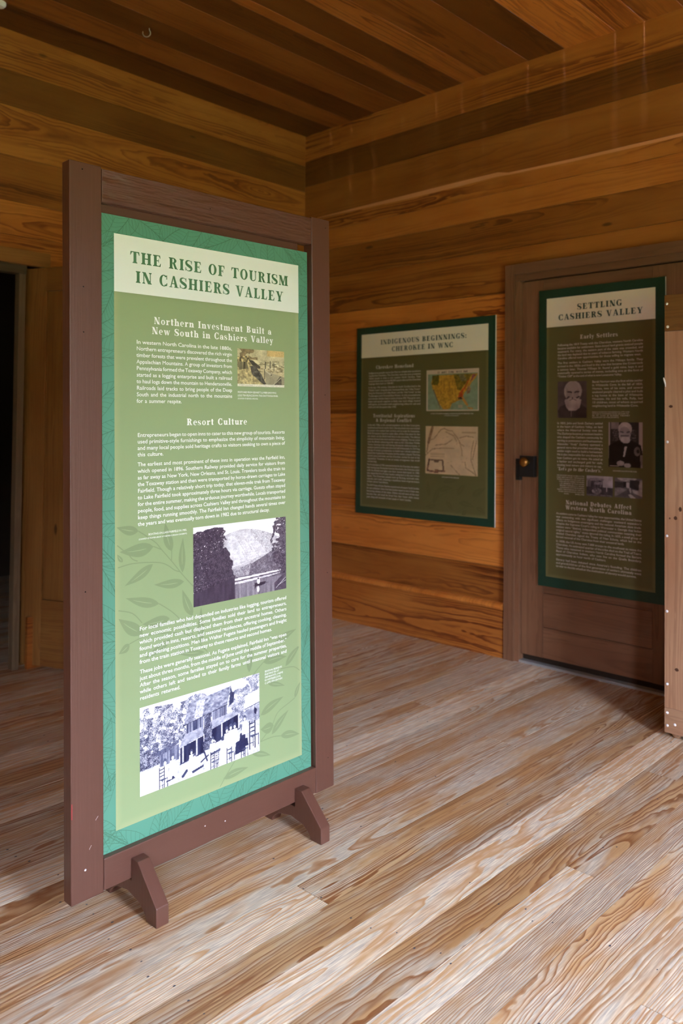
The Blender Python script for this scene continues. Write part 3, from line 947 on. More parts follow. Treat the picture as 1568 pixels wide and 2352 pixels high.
class Printer:
    """lays lettering on a panel face; local coords: x right, z up, y = -offset towards the viewer"""

    def __init__(self, y):
        self.y = y
        self.mb = MB()

    def put(self, polys, x, z, sx, sz, mat=0, shear=0.0):
        for P in polys:
            yy = self.y - 1.2e-5 * (len(self.mb.f) % 9)
            pts = [(x + (a + b * shear) * sx, yy, z + b * sz) for a, b in P]
            ar = sum(pts[i][0] * pts[(i + 1) % len(pts)][2] - pts[(i + 1) % len(pts)][0] * pts[i][2] for i in range(len(pts)))
            if ar < 0:
                pts.reverse()
            self.mb.face(pts, None, mat)

    def serif(self, txt, x0, x1, z, cap, track=.10, shear=0.0):
        tot = sum(SER[c][0] + track for c in txt) - track
        sx = (x1 - x0) / tot
        x = x0
        for c in txt:
            self.put(SER[c][1], x, z, sx, cap, 0, shear)
            x += (SER[c][0] + track) * sx

    def word(self, w, x, z, sx, sz):
        for c in w:
            v, f, a = sans(c)
            self.put([[v[i] for i in q_] for q_ in f], x, z, sx, sz)
            x += a * sx

    def line(self, txt, x0, x1, z, size, justify=True, xs=None, align='L'):
        ws = txt.split(' ')
        wl_ = [sum(sans(c)[2] for c in w) for w in ws]
        nat = sum(wl_) * size
        gap = .25 * size
        k = xs if xs else 1.0
        if justify:
            room = (x1 - x0) - nat * k
            if len(ws) > 1:
                gap = room / (len(ws) - 1)
                if gap < .19 * size:
                    k *= (x1 - x0 - .19 * size * (len(ws) - 1)) / (nat * k)
                    gap = .19 * size
                elif gap > .5 * size and nat:
                    k *= min(1.7, (room + nat * k - .3 * size * (len(ws) - 1)) / (nat * k))
                    gap = ((x1 - x0) - nat * k) / (len(ws) - 1)
            else:
                k = (x1 - x0) / nat
        x = x0
        if not justify and align == 'R':
            x = x1 - nat * k - gap * (len(ws) - 1)
        if not justify and align == 'C':
            x = (x0 + x1) / 2 - (nat * k + gap * (len(ws) - 1)) / 2
        for w, l in zip(ws, wl_):
            self.word(w, x, z, size * k, size)
            x += l * size * k + gap

    def para(self, lines, x0, x1, zf, zl, size, xs=.92, last=None):
        n = len(lines)
        ks = []
        for i, t in enumerate(lines):
            e = (last if last else x1) if i == n - 1 else x1
            if i == n - 1 and not last:
                continue
            ws = t.split(' ')
            ks.append((e - x0 - .27 * size * (len(ws) - 1)) / (size * sum(sans(c)[2] for c in t if c != ' ')))
        xs = min(1.25, sorted(ks)[len(ks) // 3])
        for i, t in enumerate(lines):
            z = zf + (zl - zf) * i / max(1, n - 1)
            if i == n - 1:
                if last and (last - x0 - sum(sans(c)[2] for c in t if c != ' ') * size * xs) / max(1, t.count(' ')) < .5 * size:
                    self.line(t, x0, last, z, size, True, xs)
                else:
                    self.line(t, x0, x1, z, size, False, xs)
            else:
                self.line(t, x0, x1, z, size, True, xs)

    def stroke(self, pts, w, clip=None, mat=0):
        n = len(pts)
        ws = w if isinstance(w, (list, tuple)) else [w] * n
        qd = _st(pts, ws)
        for q_ in qd:
            cx = sum(p[0] for p in q_) / 4
            cz = sum(p[1] for p in q_) / 4
            if clip and not (clip[0] < cx < clip[1] and clip[2] < cz < clip[3]):
                continue
            if clip:
                q_ = [(min(max(p[0], clip[0]), clip[1]), min(max(p[1], clip[2]), clip[3])) for p in q_]
            self.put([q_], 0, 0, 1, 1, mat)

    def build(self, name, mats, parent):
        return self.mb.build(name, mats, parent, merge=False)


def leaf_pts(b, t, w, n=9):
    """outline of a pointed leaf from base b to tip t"""
    bx_, bz = b
    dx, dz = t[0] - bx_, t[1] - bz
    L = math.hypot(dx, dz)
    nx, nz = -dz / L, dx / L
    up, dn, mid = [], [], []
    for k in range(n + 1):
        s = k / n
        sw = w * .5 * math.sin(math.pi * s ** .8) * (1 - .25 * s)
        bend = .10 * w * math.sin(math.pi * s)
        cx, cz = bx_ + dx * s + nx * bend, bz + dz * s + nz * bend
        up.append((cx + nx * sw, cz + nz * sw))
        dn.append((cx - nx * sw, cz - nz * sw))
        mid.append((cx, cz))
    return up, dn, mid


def sheet_art(parent, leaves, stems, clip, mats, y):
    """leaf sprays printed on the inner sheet: mat 0 = shade, 1 = pale midvein"""
    p = Printer(y)
    p2 = Printer(y - .0002)
    for b, t, w in leaves:
        up, dn, mid = leaf_pts(b, t, w)
        for k in range(len(up) - 1):
            q_ = [up[k], up[k + 1], dn[k + 1], dn[k]]
            if all(clip[0] <= a <= clip[1] and clip[2] <= c <= clip[3] for a, c in q_):
                p.put([q_], 0, 0, 1, 1, 0)
        p2.stroke(mid[2:8], [.0006, .0016, .0018, .0016, .0012, .0005], clip, 1)
    for s in stems:
        p.stroke(_sm(s, 4), .0028, clip, 0)
    p.mb.v += p2.mb.v
    off = len(p.mb.v) - len(p2.mb.v)
    p.mb.f += [tuple(i + off for i in f) for f in p2.mb.f]
    p.mb.m += p2.mb.m
    p.mb.uv += p2.mb.uv
    p.mb.c += p2.mb.c
    return p.build('leaf_artwork', mats, parent)


def border_art(parent, box, mat, y, seed, n=46, scale=1.0):
    """outlined leaves with side veins printed round the border"""
    r = random.Random(seed)
    x0, x1, z0, z1 = box
    p = Printer(y)
    per = []
    for k in range(n):
        s = (k + r.random() * .5) / n * 2 * ((x1 - x0) + (z1 - z0))
        if s < x1 - x0:
            c = (x0 + s, z0 + .02)
        elif s < (x1 - x0) + (z1 - z0):
            c = (x1 - .02, z0 + s - (x1 - x0))
        elif s < 2 * (x1 - x0) + (z1 - z0):
            c = (x1 - (s - (x1 - x0) - (z1 - z0)), z1 - .02)
        else:
            c = (x0 + .02, z1 - (s - 2 * (x1 - x0) - (z1 - z0)))
        a = r.uniform(0, 2 * math.pi)
        L = r.uniform(.12, .2) * scale
        b = (c[0] - math.cos(a) * L / 2, c[1] - math.sin(a) * L / 2)
        t = (c[0] + math.cos(a) * L / 2, c[1] + math.sin(a) * L / 2)
        up, dn, mid = leaf_pts(b, t, r.uniform(.06, .09) * scale, 12)
        for line, w in ((up, .0013), (dn, .0013), (mid, .0022)):
            p.stroke(line, w * scale, box)
        for k2 in range(1, 11):
            for side in (up, dn):
                e = side[min(k2 + 2, 12)]
                m_ = ((mid[k2][0] + e[0]) / 2 + (mid[k2][0] - mid[k2 - 1][0]) * .25, (mid[k2][1] + e[1]) / 2 + (mid[k2][1] - mid[k2 - 1][1]) * .25)
                p.stroke(_sm([mid[k2], m_, e], 3), .0010 * scale, box)
    return p.build('border_artwork', mat, parent)


# ------------------------------------------------------------------ printed pictures (painted as a grid of coloured points)
class Pic:
    def __init__(self, w, h, col):
        self.w, self.h = w, h
        self.a = np.zeros((h, w, 3)) + np.array(col, float)
        self.X, self.Y = np.meshgrid((np.arange(w) + .5) / w, (np.arange(h) + .5) / h)
        self.rs = np.random.RandomState(5)

    def noise(self, nx, ny):
        g = self.rs.rand(ny + 2, nx + 2)
        fx, fy = self.X * nx, self.Y * ny
        ix, iy = fx.astype(int), fy.astype(int)
        tx, ty = fx - ix, fy - iy
        return (g[iy, ix] * (1 - tx) + g[iy, ix + 1] * tx) * (1 - ty) + (g[iy + 1, ix] * (1 - tx) + g[iy + 1, ix + 1] * tx) * ty

    def fbm(self, nx, ny, o=3):
        return sum(self.noise(int(nx * 2 ** k), int(ny * 2 ** k)) * .5 ** (k + 1) for k in range(o)) / (1 - .5 ** o)

    def poly(self, pts):
        mk = np.zeros((self.h, self.w), bool)
        n = len(pts)
        for i in range(n):
            x0, y0 = pts[i]
            x1, y1 = pts[(i + 1) % n]
            c = ((y0 > self.Y) != (y1 > self.Y))
            xx = (x1 - x0) * (self.Y - y0) / ((y1 - y0) if abs(y1 - y0) > 1e-9 else 1e-9) + x0
            mk ^= c & (self.X < xx)
        return mk

    def ell(self, cx, cy, rx, ry):
        return ((self.X - cx) / rx) ** 2 + ((self.Y - cy) / ry) ** 2 < 1

    def seg(self, x0, y0, x1, y1, w):
        asp = self.h / self.w
        dx, dy = x1 - x0, (y1 - y0) * asp
        L2 = dx * dx + dy * dy + 1e-12
        t = np.clip(((self.X - x0) * dx + (self.Y - y0) * asp * dy) / L2, 0, 1)
        return np.hypot(self.X - x0 - t * dx, (self.Y - y0) * asp - t * dy) < w / 2

    def fill(self, mask, col, amp=0.0, nz=None):
        c = np.array(col, float)
        k = np.ones((self.h, self.w, 1))
        if amp:
            k = 1 + amp * ((nz if nz is not None else self.noise(self.w // 2, self.h // 2)) - .5)[..., None] * 2
        self.a = np.where(mask[..., None], c * k, self.a)

    def foliage(self, mask, lo, hi, sc=60, dens=1.0):
        f = .55 * self.fbm(sc, int(sc * self.h / self.w) + 1, 3) + .45 * self.rs.rand(self.h, self.w)
        g = np.clip((f - .33) / .34, 0, 1) ** 1.6
        v = (lo + (hi - lo) * g)[..., None] * np.ones(3)
        keep = mask & (self.fbm(sc // 2, sc // 3, 3) < dens)
        self.a = np.where(keep[..., None], v, self.a)

    def grain(self, amp):
        g = 1 + amp * (self.rs.rand(self.h, self.w, 1) - .5) * 2 + amp * .8 * (self.fbm(70, 45, 2)[..., None] - .5) * 2
        self.a = self.a * g

    def build(self, name, parent, x0, x1, z0, z1, y, label=None, gamma_in=True):
        w, h = self.w, self.h
        a = np.clip(self.a, 0, 255) / 255.0
        l = np.where(a <= .04045, a / 12.92, ((a + .055) / 1.055) ** 2.4) * .9
        xs = np.linspace(x0, x1, w)
        zs = np.linspace(z1, z0, h)
        V = np.zeros((h, w, 3))
        V[..., 0] = xs[None, :]
        V[..., 1] = y
        V[..., 2] = zs[:, None]
        I = np.arange(w * h).reshape(h, w)
        Fc = np.stack([I[1:, :-1], I[1:, 1:], I[:-1, 1:], I[:-1, :-1]], -1).reshape(-1, 4)
        me = bpy.data.meshes.new(name)
        me.from_pydata(V.reshape(-1, 3).tolist(), [], Fc.tolist())
        ca = me.color_attributes.new('print', 'FLOAT_COLOR', 'POINT')
        rgba = np.ones((w * h, 4), np.float32)
        rgba[:, :3] = l.reshape(-1, 3)
        ca.data.foreach_set('color', rgba.ravel())
        me.materials.append(M['print'])
        o = bpy.data.objects.new(name, me)
        COL.objects.link(o)
        o.parent = parent
        if label:
            o['label'] = label
        return o


def grade(pic, sh, hi):
    """map grey 0-255 to a two-tone print"""
    g = np.clip((pic.a[..., :1] / 255. - .12) / .84, 0, 1)
    pic.a = np.array(sh, float) * (1 - g) + np.array(hi, float) * g


def pic_lake():
    p = Pic(280, 178, (250,) * 3)
    n = p.fbm(14, 10)
    f = p.fbm(40, 30, 3)
    ridge = p.Y > .10 + .50 * np.abs(p.X - .52) ** 1.7 * 1.6
    p.fill(ridge & (p.Y < .72), (205,) * 3, .22, n)
    p.foliage(ridge & (p.Y < .72) & (p.X > .6), 165, 232, 70)
    rock = p.poly([(.33, .20), (.42, .14), (.58, .17), (.70, .32), (.78, .47), (.66, .50), (.52, .56), (.40, .58), (.36, .42)])
    p.fill(rock, (216,) * 3, .22, .5 * p.fbm(26, 9, 4) + .5 * p.fbm(30, 60, 2))
    for x_, y_ in ((.45, .22), (.52, .2), (.6, .3), (.5, .4)):
        p.fill(p.seg(x_, y_, x_ + .10, y_ + .22, .004), (180,) * 3, .2)
    slope = p.poly([(.44, .74), (.55, .60), (.74, .50), (.92, .38), (1.01, .36), (1.01, .80), (.40, .80)])
    p.foliage(slope, 78, 150, 60)
    low = p.poly([(.36, .62), (.48, .60), (.60, .56), (.56, .80), (.36, .80)])
    p.foliage(low, 120, 200, 60)
    water = p.Y > .72
    p.fill(water, (92,) * 3, .35, p.fbm(34, 4, 2))
    p.fill(water & (p.X > .36) & (p.Y > .8), (120,) * 3, .35, p.fbm(50, 3, 2))
    p.fill(p.poly([(.40, .735), (.96, .715), (.96, .735), (.42, .765)]), (238,) * 3)
    p.fill(p.poly([(.38, .785), (.96, .755), (.80, .785), (.50, .81), (.36, .805)]), (220,) * 3, .2)
    tree = (p.X < .30 + .12 * (n - .5) + .17 * p.Y + .06 * (f - .5)) & (p.Y > .03 + .10 * np.abs(p.X - .22) * 4 * f) & (p.Y < .90 - .2 * p.X)
    p.foliage(tree, 40, 92, 70)
    sp = p.noise(130, 95) > .86
    p.fill(tree & sp & (p.X < .16) & (p.Y > .3), (185,) * 3)
    p.fill(tree & sp & (p.Y < .35), (225,) * 3)
    p.fill((p.X < .42) & (p.Y > .84 - .3 * p.X), (58,) * 3, .3, p.fbm(40, 5, 2))
    t2 = (p.X > .93 - .10 * np.sin(p.Y * 3.4 + .4) * (f > .42) - .06 * (n - .4)) & (p.Y < .78)
    p.foliage(t2, 44, 120, 60)
    p.fill(t2 & sp & (p.Y < .5), (215,) * 3)
    p.fill((p.X > .86) & (p.Y > .8) & (p.Y > 1.75 - p.X), (72,) * 3, .4, f)
    p.fill(p.seg(.88, .96, .99, .84, .004) | p.seg(.9, .93, .99, .88, .003), (215,) * 3)
    p.fill(p.poly([(.635, .845), (.76, .845), (.755, .875), (.70, .89), (.655, .885), (.635, .93)]), (40,) * 3)
    p.fill(p.seg(.62, .875, .69, .86, .004) | p.seg(.72, .85, .79, .865, .004), (50,) * 3)
    p.fill(p.ell(.68, .825, .018, .035), (240,) * 3)
    p.fill(p.ell(.677, .785, .008, .012), (40,) * 3)
    p.fill(p.ell(.675, .93, .014, .04), (235,) * 3)
    p.grain(.10)
    grade(p, (38, 26, 46), (255, 255, 255))
    return p


def pic_house():
    p = Pic(320, 182, (252,) * 3)
    f = p.fbm(44, 26, 3)
    n = p.fbm(12, 8, 3)
    p.foliage((p.Y > .12 + .3 * np.abs(p.X - .8)) & (p.X > .70) & (p.Y < .62), 105, 235, 50, .62)
    p.foliage((p.X > .84 - .2 * p.Y) & (p.Y < .34), 110, 250, 44, .52)
    p.foliage((p.X < .38) & (p.Y > .03 + .25 * p.X * n) & (p.Y < .72), 70, 240, 46, .64)
    p.foliage(p.ell(.44, .13, .10, .10), 110, 235, 46, .6)
    p.foliage(p.poly([(.0, .50), (.20, .58), (.20, .78), (.0, .80)]), 40, 200, 44)
    p.fill(p.Y > .64 + .08 * (1 - p.X) - .14 * (p.X > .62) * (p.X - .62), (212,) * 3, .12, f)
    p.fill((p.Y > .74) & (p.X < .2), (248,) * 3)
    # low shed
    p.fill(p.poly([(.10, .575), (.30, .50), (.30, .54), (.15, .63)]), (105,) * 3, .3)
    p.fill(p.poly([(.15, .62), (.30, .55), (.30, .73), (.15, .75)]), (130,) * 3, .5, p.noise(90, 3))
    # main house
    p.fill(p.poly([(.38, .12), (.74, .06), (.70, .28), (.34, .36)]), (150,) * 3, .45, p.fbm(60, 60, 2))
    p.fill(p.poly([(.45, .12), (.52, .11), (.49, .33), (.42, .345)]), (205,) * 3, .3)
    p.fill(p.seg(.335, .365, .705, .275, .006), (45,) * 3)
    p.fill(p.poly([(.36, .36), (.50, .325), (.50, .46), (.36, .49)]), (118,) * 3, .7, p.noise(120, 2))
    p.fill(p.poly([(.57, .31), (.70, .28), (.70, .40), (.57, .42)]), (125,) * 3, .7, p.noise(120, 2))
    p.fill(p.poly([(.735, .05), (.75, .14), (.77, .15), (.76, .27), (.72, .30)]), (70,) * 3, .3)
    p.fill(p.poly([(.35, .47), (.50, .44), (.50, .55), (.30, .61)]), (172,) * 3, .25, f)
    p.fill(p.poly([(.57, .41), (.74, .385), (.83, .43), (.57, .515)]), (178,) * 3, .25, f)
    p.fill(p.poly([(.31, .61), (.50, .555), (.50, .76), (.31, .80)]), (52,) * 3, .5, p.noise(60, 4))
    p.fill(p.poly([(.57, .515), (.80, .44), (.80, .63), (.57, .70)]), (52,) * 3, .5, p.noise(60, 4))
    for x, a, b in ((.33, .60, .80), (.445, .57, .77), (.655, .48, .68), (.805, .44, .64)):
        p.fill(p.seg(x, a, x, b, .012), (205,) * 3)
    p.fill(p.seg(.31, .80, .50, .755, .008) | p.seg(.57, .70, .82, .62, .008), (70,) * 3)
    p.fill((np.abs(p.X - .535) < .035 + .03 * (f - .5)) & (p.Y > .31) & (p.Y < .74), (75,) * 3, .6, f)
    p.foliage((np.abs(p.X - .535) < .035 + .03 * (f - .5)) & (p.Y > .31) & (p.Y < .74), 35, 170, 60)
    p.fill(p.seg(.56, .60, .60, .68, .008), (225,) * 3)
    p.fill(p.poly([(.865, .24), (1.0, .20), (1.0, .36), (.86, .40)]), (228,) * 3)
    p.fill(p.seg(.86, .41, 1.0, .37, .006), (90,) * 3)
    p.fill(p.poly([(.87, .42), (1.0, .38), (1.0, .54), (.88, .56)]), (160,) * 3, .4, f)
    p.fill(p.poly([(.95, .41), (.975, .45), (.965, .52), (.945, .48)]), (50,) * 3)

    def sit(x, y, s, dark=False):
        p.fill(p.ell(x, y - .085 * s, .014 * s, .032 * s), (95,) * 3)
        p.fill(p.ell(x, y - .06 * s, .010 * s, .022 * s), (225,) * 3)
        p.fill(p.poly([(x - .022 * s, y - .035 * s), (x + .022 * s, y - .035 * s), (x + .028 * s, y + .06 * s), (x - .028 * s, y + .06 * s)]), ((60,) * 3 if dark else (246,) * 3))
        p.fill(p.poly([(x - .03 * s, y + .05 * s), (x + .045 * s, y + .05 * s), (x + .055 * s, y + .15 * s), (x - .03 * s, y + .15 * s)]), ((50,) * 3 if dark else (240,) * 3))

    def chair(x, y, s):
        for d in (-.018, .018):
            p.fill(p.seg(x + d * s, y - .10 * s, x + d * s, y + .15 * s, .0055 * s), (45,) * 3)
            p.fill(p.seg(x + d * s + .022 * s, y + .03 * s, x + d * s + .024 * s, y + .13 * s, .005 * s), (60,) * 3)
        for k in range(3):
            p.fill(p.seg(x - .018 * s, y - .075 * s + .036 * k * s, x + .018 * s, y - .08 * s + .036 * k * s, .006 * s), (55,) * 3)
        p.fill(p.poly([(x - .02 * s, y + .03 * s), (x + .02 * s, y + .025 * s), (x + .042 * s, y + .04 * s), (x, y + .05 * s)]), (85,) * 3)
        p.fill(p.seg(x - .018 * s, y + .10 * s, x + .018 * s, y + .095 * s, .004 * s), (70,) * 3)

    p.fill(p.poly([(.20, .80), (.27, .79), (.28, .93), (.20, .95)]), (60,) * 3, .2)
    sit(.19, .78, 1.0)
    sit(.25, .75, 1.0)
    chair(.165, .86, 1.05)
    p.fill(p.ell(.31, .90, .05, .05), (225,) * 3, .35, f)
    p.fill(p.seg(.33, .95, .36, .90, .02), (70,) * 3, .3)
    sit(.40, .76, .8)
    sit(.425, .83, .9)
    p.fill(p.poly([(.40, .93), (.50, .90), (.50, .925), (.41, .96)]), (70,) * 3, .3)
    p.fill(p.seg(.50, .73, .53, .87, .012) | p.seg(.48, .86, .55, .80, .01), (60,) * 3)
    sit(.575, .72, 1.0)
    p.fill(p.poly([(.56, .80), (.68, .77), (.68, .80), (.56, .83)]), (90,) * 3)
    chair(.575, .88, .9)
    chair(.615, .88, .7)
    p.fill(p.poly([(.65, .72), (.69, .72), (.695, .96), (.625, .97)]), (248,) * 3)
    p.fill(p.ell(.665, .67, .016, .03), (80,) * 3)
    chair(.72, .84, 1.1)
    sit(.70, .66, 1.0)
    sit(.735, .64, 1.0)
    sit(.77, .64, 1.0)
    p.fill(p.poly([(.78, .78), (.86, .76), (.86, .92), (.77, .93)]), (55,) * 3, .3)
    sit(.84, .72, 1.0, True)
    sit(.86, .58, .9)
    chair(.93, .72, 1.4)
    chair(.845, .86, 1.0)
    p.grain(.09)
    grade(p, (8, 16, 58), (255, 255, 255))
    return p


def pic_postcard():
    p = Pic(190, 116, (196, 184, 140))
    f = p.fbm(30, 20, 3)
    n = p.fbm(8, 6, 3)
    p.fill(p.Y < .45, (205, 196, 152), .25, n)
    p.fill((p.X < .42) & (p.Y < .28) & (n > .42), (132, 118, 84), .3, f)
    p.fill((p.X > .62) & (p.Y < .16), (206, 178, 116), .15, n)
    p.fill((p.Y > .28) & (p.Y < .60) & (p.X > .4) & (p.noise(20, 40) > .62), (140, 132, 98), .3, f)
    p.fill((p.Y < .62) & (p.Y > .3) & (p.X > .4) & (p.noise(14, 50) > .78), (232, 226, 190))
    p.fill(p.poly([(0, .42), (.25, .36), (.60, .94), (0, .94)]), (178, 166, 118), .45, f)
    p.fill(p.poly([(0, .22), (.24, .18), (.30, .40), (.0, .50)]), (162, 150, 104), .7, p.noise(60, 24))
    p.fill(p.poly([(0, .36), (.20, .34), (.22, .52), (.04, .56)]), (88, 84, 62), .8, p.noise(50, 3))
    p.fill(p.poly([(.23, .28), (.32, .30), (.48, .46), (.46, .52), (.30, .42)]), (70, 68, 56), .4, f)
    p.fill(p.poly([(.26, .46), (.36, .42), (.50, .66), (.60, .92), (.55, .93), (.42, .80), (.30, .66)]), (82, 82, 72), .7, f)
    p.fill(p.poly([(.57, .56), (1.0, .72), (1.0, .94), (.60, .94)]), (158, 152, 122), .15, n)
    p.fill(p.seg(.585, .56, .70, .66, .018), (196, 190, 158))
    p.fill(p.ell(.71, .67, .014, .014), (60, 58, 48))
    for x, a, b in ((.565, .52, .78), (.585, .32, .50), (.69, .30, .48), (.77, .34, .54)):
        p.fill(p.seg(x, a, x, b, .018), (84, 80, 60))
    p.fill(p.poly([(.76, .94), (.90, .70), (.93, .70), (.94, .94)]), (92, 88, 72), .5, f)
    p.fill(p.seg(.76, .93, .92, .74, .012), (190, 184, 150))
    p.fill(p.poly([(0, .93), (1, .93), (1, 1), (0, 1)]), (228, 226, 206))
    for k in range(9):
        x = .03 + .032 * k
        p.fill(p.seg(x, .975, x + .02, .955, .004), (140, 140, 130))
    p.grain(.10)
    return p


def pic_map_colour():
    p = Pic(120, 94, (214, 196, 172))
    f = p.fbm(20, 16, 3)
    g = p.fbm(40, 30, 2)
    p.fill((p.X > .03) & (p.X < .975) & (p.Y > .11) & (p.Y < .965), (140, 160, 130), .1, f)
    p.fill(p.poly([(.12, .14), (.98, .13), (.93, .24), (.86, .33), (.82, .45), (.74, .56), (.70, .66), (.79, .90), (.76, .86), (.68, .72), (.58, .78), (.50, .82), (.46, .95), (.33, .96),
                   (.25, .80), (.19, .66), (.12, .46), (.10, .32)]), (198, 152, 56), .22, g)
    p.fill(p.poly([(.12, .14), (.25, .13), (.25, .30), (.22, .38), (.11, .36)]), (112, 100, 34), .3, g)
    p.fill(p.poly([(.52, .13), (.88, .13), (.80, .28), (.72, .40), (.66, .52), (.60, .50), (.57, .32)]), (128, 112, 40), .35, g)
    p.fill(p.poly([(.62, .14), (.72, .14), (.78, .28), (.68, .30)]), (126, 120, 86), .3, g)
    p.fill(p.poly([(.84, .22), (.79, .34), (.76, .44), (.70, .56), (.71, .68), (.61, .68), (.63, .58), (.68, .50), (.74, .42), (.79, .28)]), (192, 88, 40), .25, g)
    p.fill(p.poly([(.61, .68), (.72, .66), (.70, .72), (.62, .72)]), (84, 66, 58))
    p.fill(p.poly([(.88, .14), (.94, .16), (.88, .26), (.82, .34), (.86, .24)]), (150, 84, 92), .3, g)
    p.fill(p.poly([(.80, .40), (.85, .46), (.83, .58), (.77, .60), (.78, .46)]), (158, 122, 92), .25, g)
    p.fill(p.seg(.70, .68, .79, .86, .03), (196, 140, 66))
    p.fill(p.poly([(.78, .90), (.90, .93), (.88, .96), (.80, .94)]), (204, 146, 56), .3, g)
    p.fill(p.seg(.14, .48, .28, .92, .02), (128, 112, 84))
    for k in range(7):
        p.fill(p.seg(.30 + .05 * k, .2 + .02 * (k % 3), .28 + .06 * k, .75, .004), (150, 108, 40))
    p.fill(p.poly([(.62, .85), (.70, .85), (.70, .93), (.62, .93)]), (180, 166, 138))
    for k in range(22):
        if k not in (2, 7, 12, 13, 18):
            p.fill(p.seg(.23 + .026 * k, .055, .23 + .026 * k, .085, .013), (70, 64, 58))
    return p


def pic_map_old():
    p = Pic(100, 78, (220, 192, 150))
    f = p.fbm(10, 8, 3)
    p.fill(p.X > -1, (220, 192, 150), .08, f)
    ink = (150, 116, 82)
    p.fill(p.seg(.14, .03, .06, .35, .05) | p.seg(.06, .35, .03, .55, .02), (150, 118, 84), .2)
    L = [[(.07, .30), (.17, .27), (.30, .08), (.37, .05), (.46, .10), (.52, .10), (.62, .24), (.68, .36), (.74, .40)], [(.65, .3), (.70, .48), (.71, .6)],
         [(.0, .62), (.14, .48), (.30, .46), (.56, .45)], [(.92, .28), (.88, .50), (.87, .68), (.96, .97)], [(.76, .72), (.78, .84), (.90, .92), (.96, .98)], [(.50, .80), (.60, .92), (.66, .98)],
         [(.20, .40), (.40, .37), (.52, .28)], [(.66, .24), (.78, .20), (.92, .22)], [(.97, .28), (.90, .66)], [(.40, .12), (.55, .2), (.6, .3)]]
    for l in L:
        for k in range(len(l) - 1):
            p.fill(p.seg(*l[k], *l[k + 1], .012), ink)
    for k in range(4):
        p.fill(p.seg(.70, .10 + .018 * k, .96, .10 + .018 * k, .006), (178, 148, 110))
        p.fill(p.seg(.10, .57 + .022 * k, .38, .57 + .022 * k, .007), (182, 152, 112))
    p.fill(p.seg(.08, .70, .04, .93, .03) | p.seg(.04, .93, .25, .96, .03) | p.seg(.34, .72, .36, .93, .03) | p.seg(.10, .70, .34, .71, .022) | p.seg(.2, .92, .38, .93, .03), (116, 82, 62), .4, p.noise(40, 30))
    p.fill(p.ell(.22, .73, .05, .03), (120, 92, 66))
    p.fill((p.noise(50, 40) > .88) & (p.X > .3) & (p.Y > .2), (190, 160, 122))
    return p


def pic_beard():
    """plain generic portrait of a white-bearded man in a dark coat"""
    p = Pic(60, 74, (92,) * 3)
    n = p.fbm(6, 6, 3)
    p.fill(p.X > -1, (96,) * 3, .25, n)
    p.fill(p.poly([(.10, .68), (.30, .62), (.80, .62), (1, .74), (1, 1), (.05, 1), (.02, .80)]), (66,) * 3, .25, n)
    p.fill(p.ell(.53, .27, .30, .28), (196,) * 3, .15, n)
    p.fill(p.ell(.52, .32, .22, .30), (172,) * 3, .12, n)
    p.fill(p.ell(.52, .16, .20, .12), (188,) * 3)
    p.fill(p.poly([(.24, .50), (.40, .46), (.64, .46), (.82, .50), (.76, .72), (.62, .80), (.40, .80), (.30, .70)]), (198,) * 3, .18, n)
    p.fill(p.seg(.36, .285, .48, .30, .05) | p.seg(.60, .30, .72, .285, .05), (66,) * 3)
    p.fill(p.seg(.34, .46, .40, .42, .05) | p.seg(.66, .45, .74, .42, .05), (70,) * 3)
    p.fill(p.seg(.52, .44, .52, .49, .03), (62,) * 3)
    p.fill(p.seg(.42, .52, .50, .485, .03) | p.seg(.56, .485, .64, .515, .03), (128,) * 3)
    p.fill(p.ell(.53, .36, .03, .07), (186,) * 3)
    p.fill(p.seg(.48, .80, .47, .95, .02), (150,) * 3)
    grade(p, (30, 18, 22), (226, 214, 214))
    return p


def pic_seated():
    """plain generic portrait of a white-haired man seated in a dark coat"""
    p = Pic(64, 84, (110,) * 3)
    n = p.fbm(8, 10, 3)
    p.fill(p.X < .05, (190,) * 3)
    p.fill(p.X > .89, (196,) * 3)
    p.fill((p.X > .06) & (p.X < .88), (64,) * 3, .2, n)
    p.fill((p.X > .08) & (p.X < .32) & (p.Y < .16), (150,) * 3, .2, n)
    p.fill((p.X > .12) & (p.X < .82) & (p.Y > .17) & (p.Y < .42), (88,) * 3, .7, p.noise(44, 58))
    p.fill(p.poly([(.02, .52), (.30, .40), (.66, .40), (.94, .50), (1, .70), (1, 1), (0, 1)]), (36,) * 3, .4, n)
    p.fill(p.ell(.49, .15, .20, .15), (206,) * 3, .15, n)
    p.fill(p.ell(.48, .28, .17, .18), (176,) * 3, .12, n)
    p.fill(p.ell(.51, .39, .13, .08), (204,) * 3, .12, n)
    p.fill(p.seg(.36, .215, .44, .225, .035) | p.seg(.54, .225, .62, .215, .035), (92,) * 3)
    p.fill(p.seg(.38, .305, .58, .30, .05), (118,) * 3)
    p.fill(p.poly([(.48, .54), (.55, .54), (.48, .76), (.44, .76)]), (204,) * 3)
    p.fill(p.ell(.84, .64, .09, .10), (132,) * 3, .3, n)
    p.fill(p.ell(.86, .64, .04, .04), (50,) * 3)
    p.fill(p.ell(.36, .91, .11, .06) | p.ell(.56, .95, .10, .05), (176,) * 3, .2, n)
    p.fill(p.seg(.06, .97, .30, .97, .03), (200,) * 3)
    p.fill(p.poly([(.92, .72), (1, .72), (1, 1), (.94, 1)]), (150,) * 3, .3, n)
    grade(p, (14, 10, 12), (232, 216, 218))
    return p


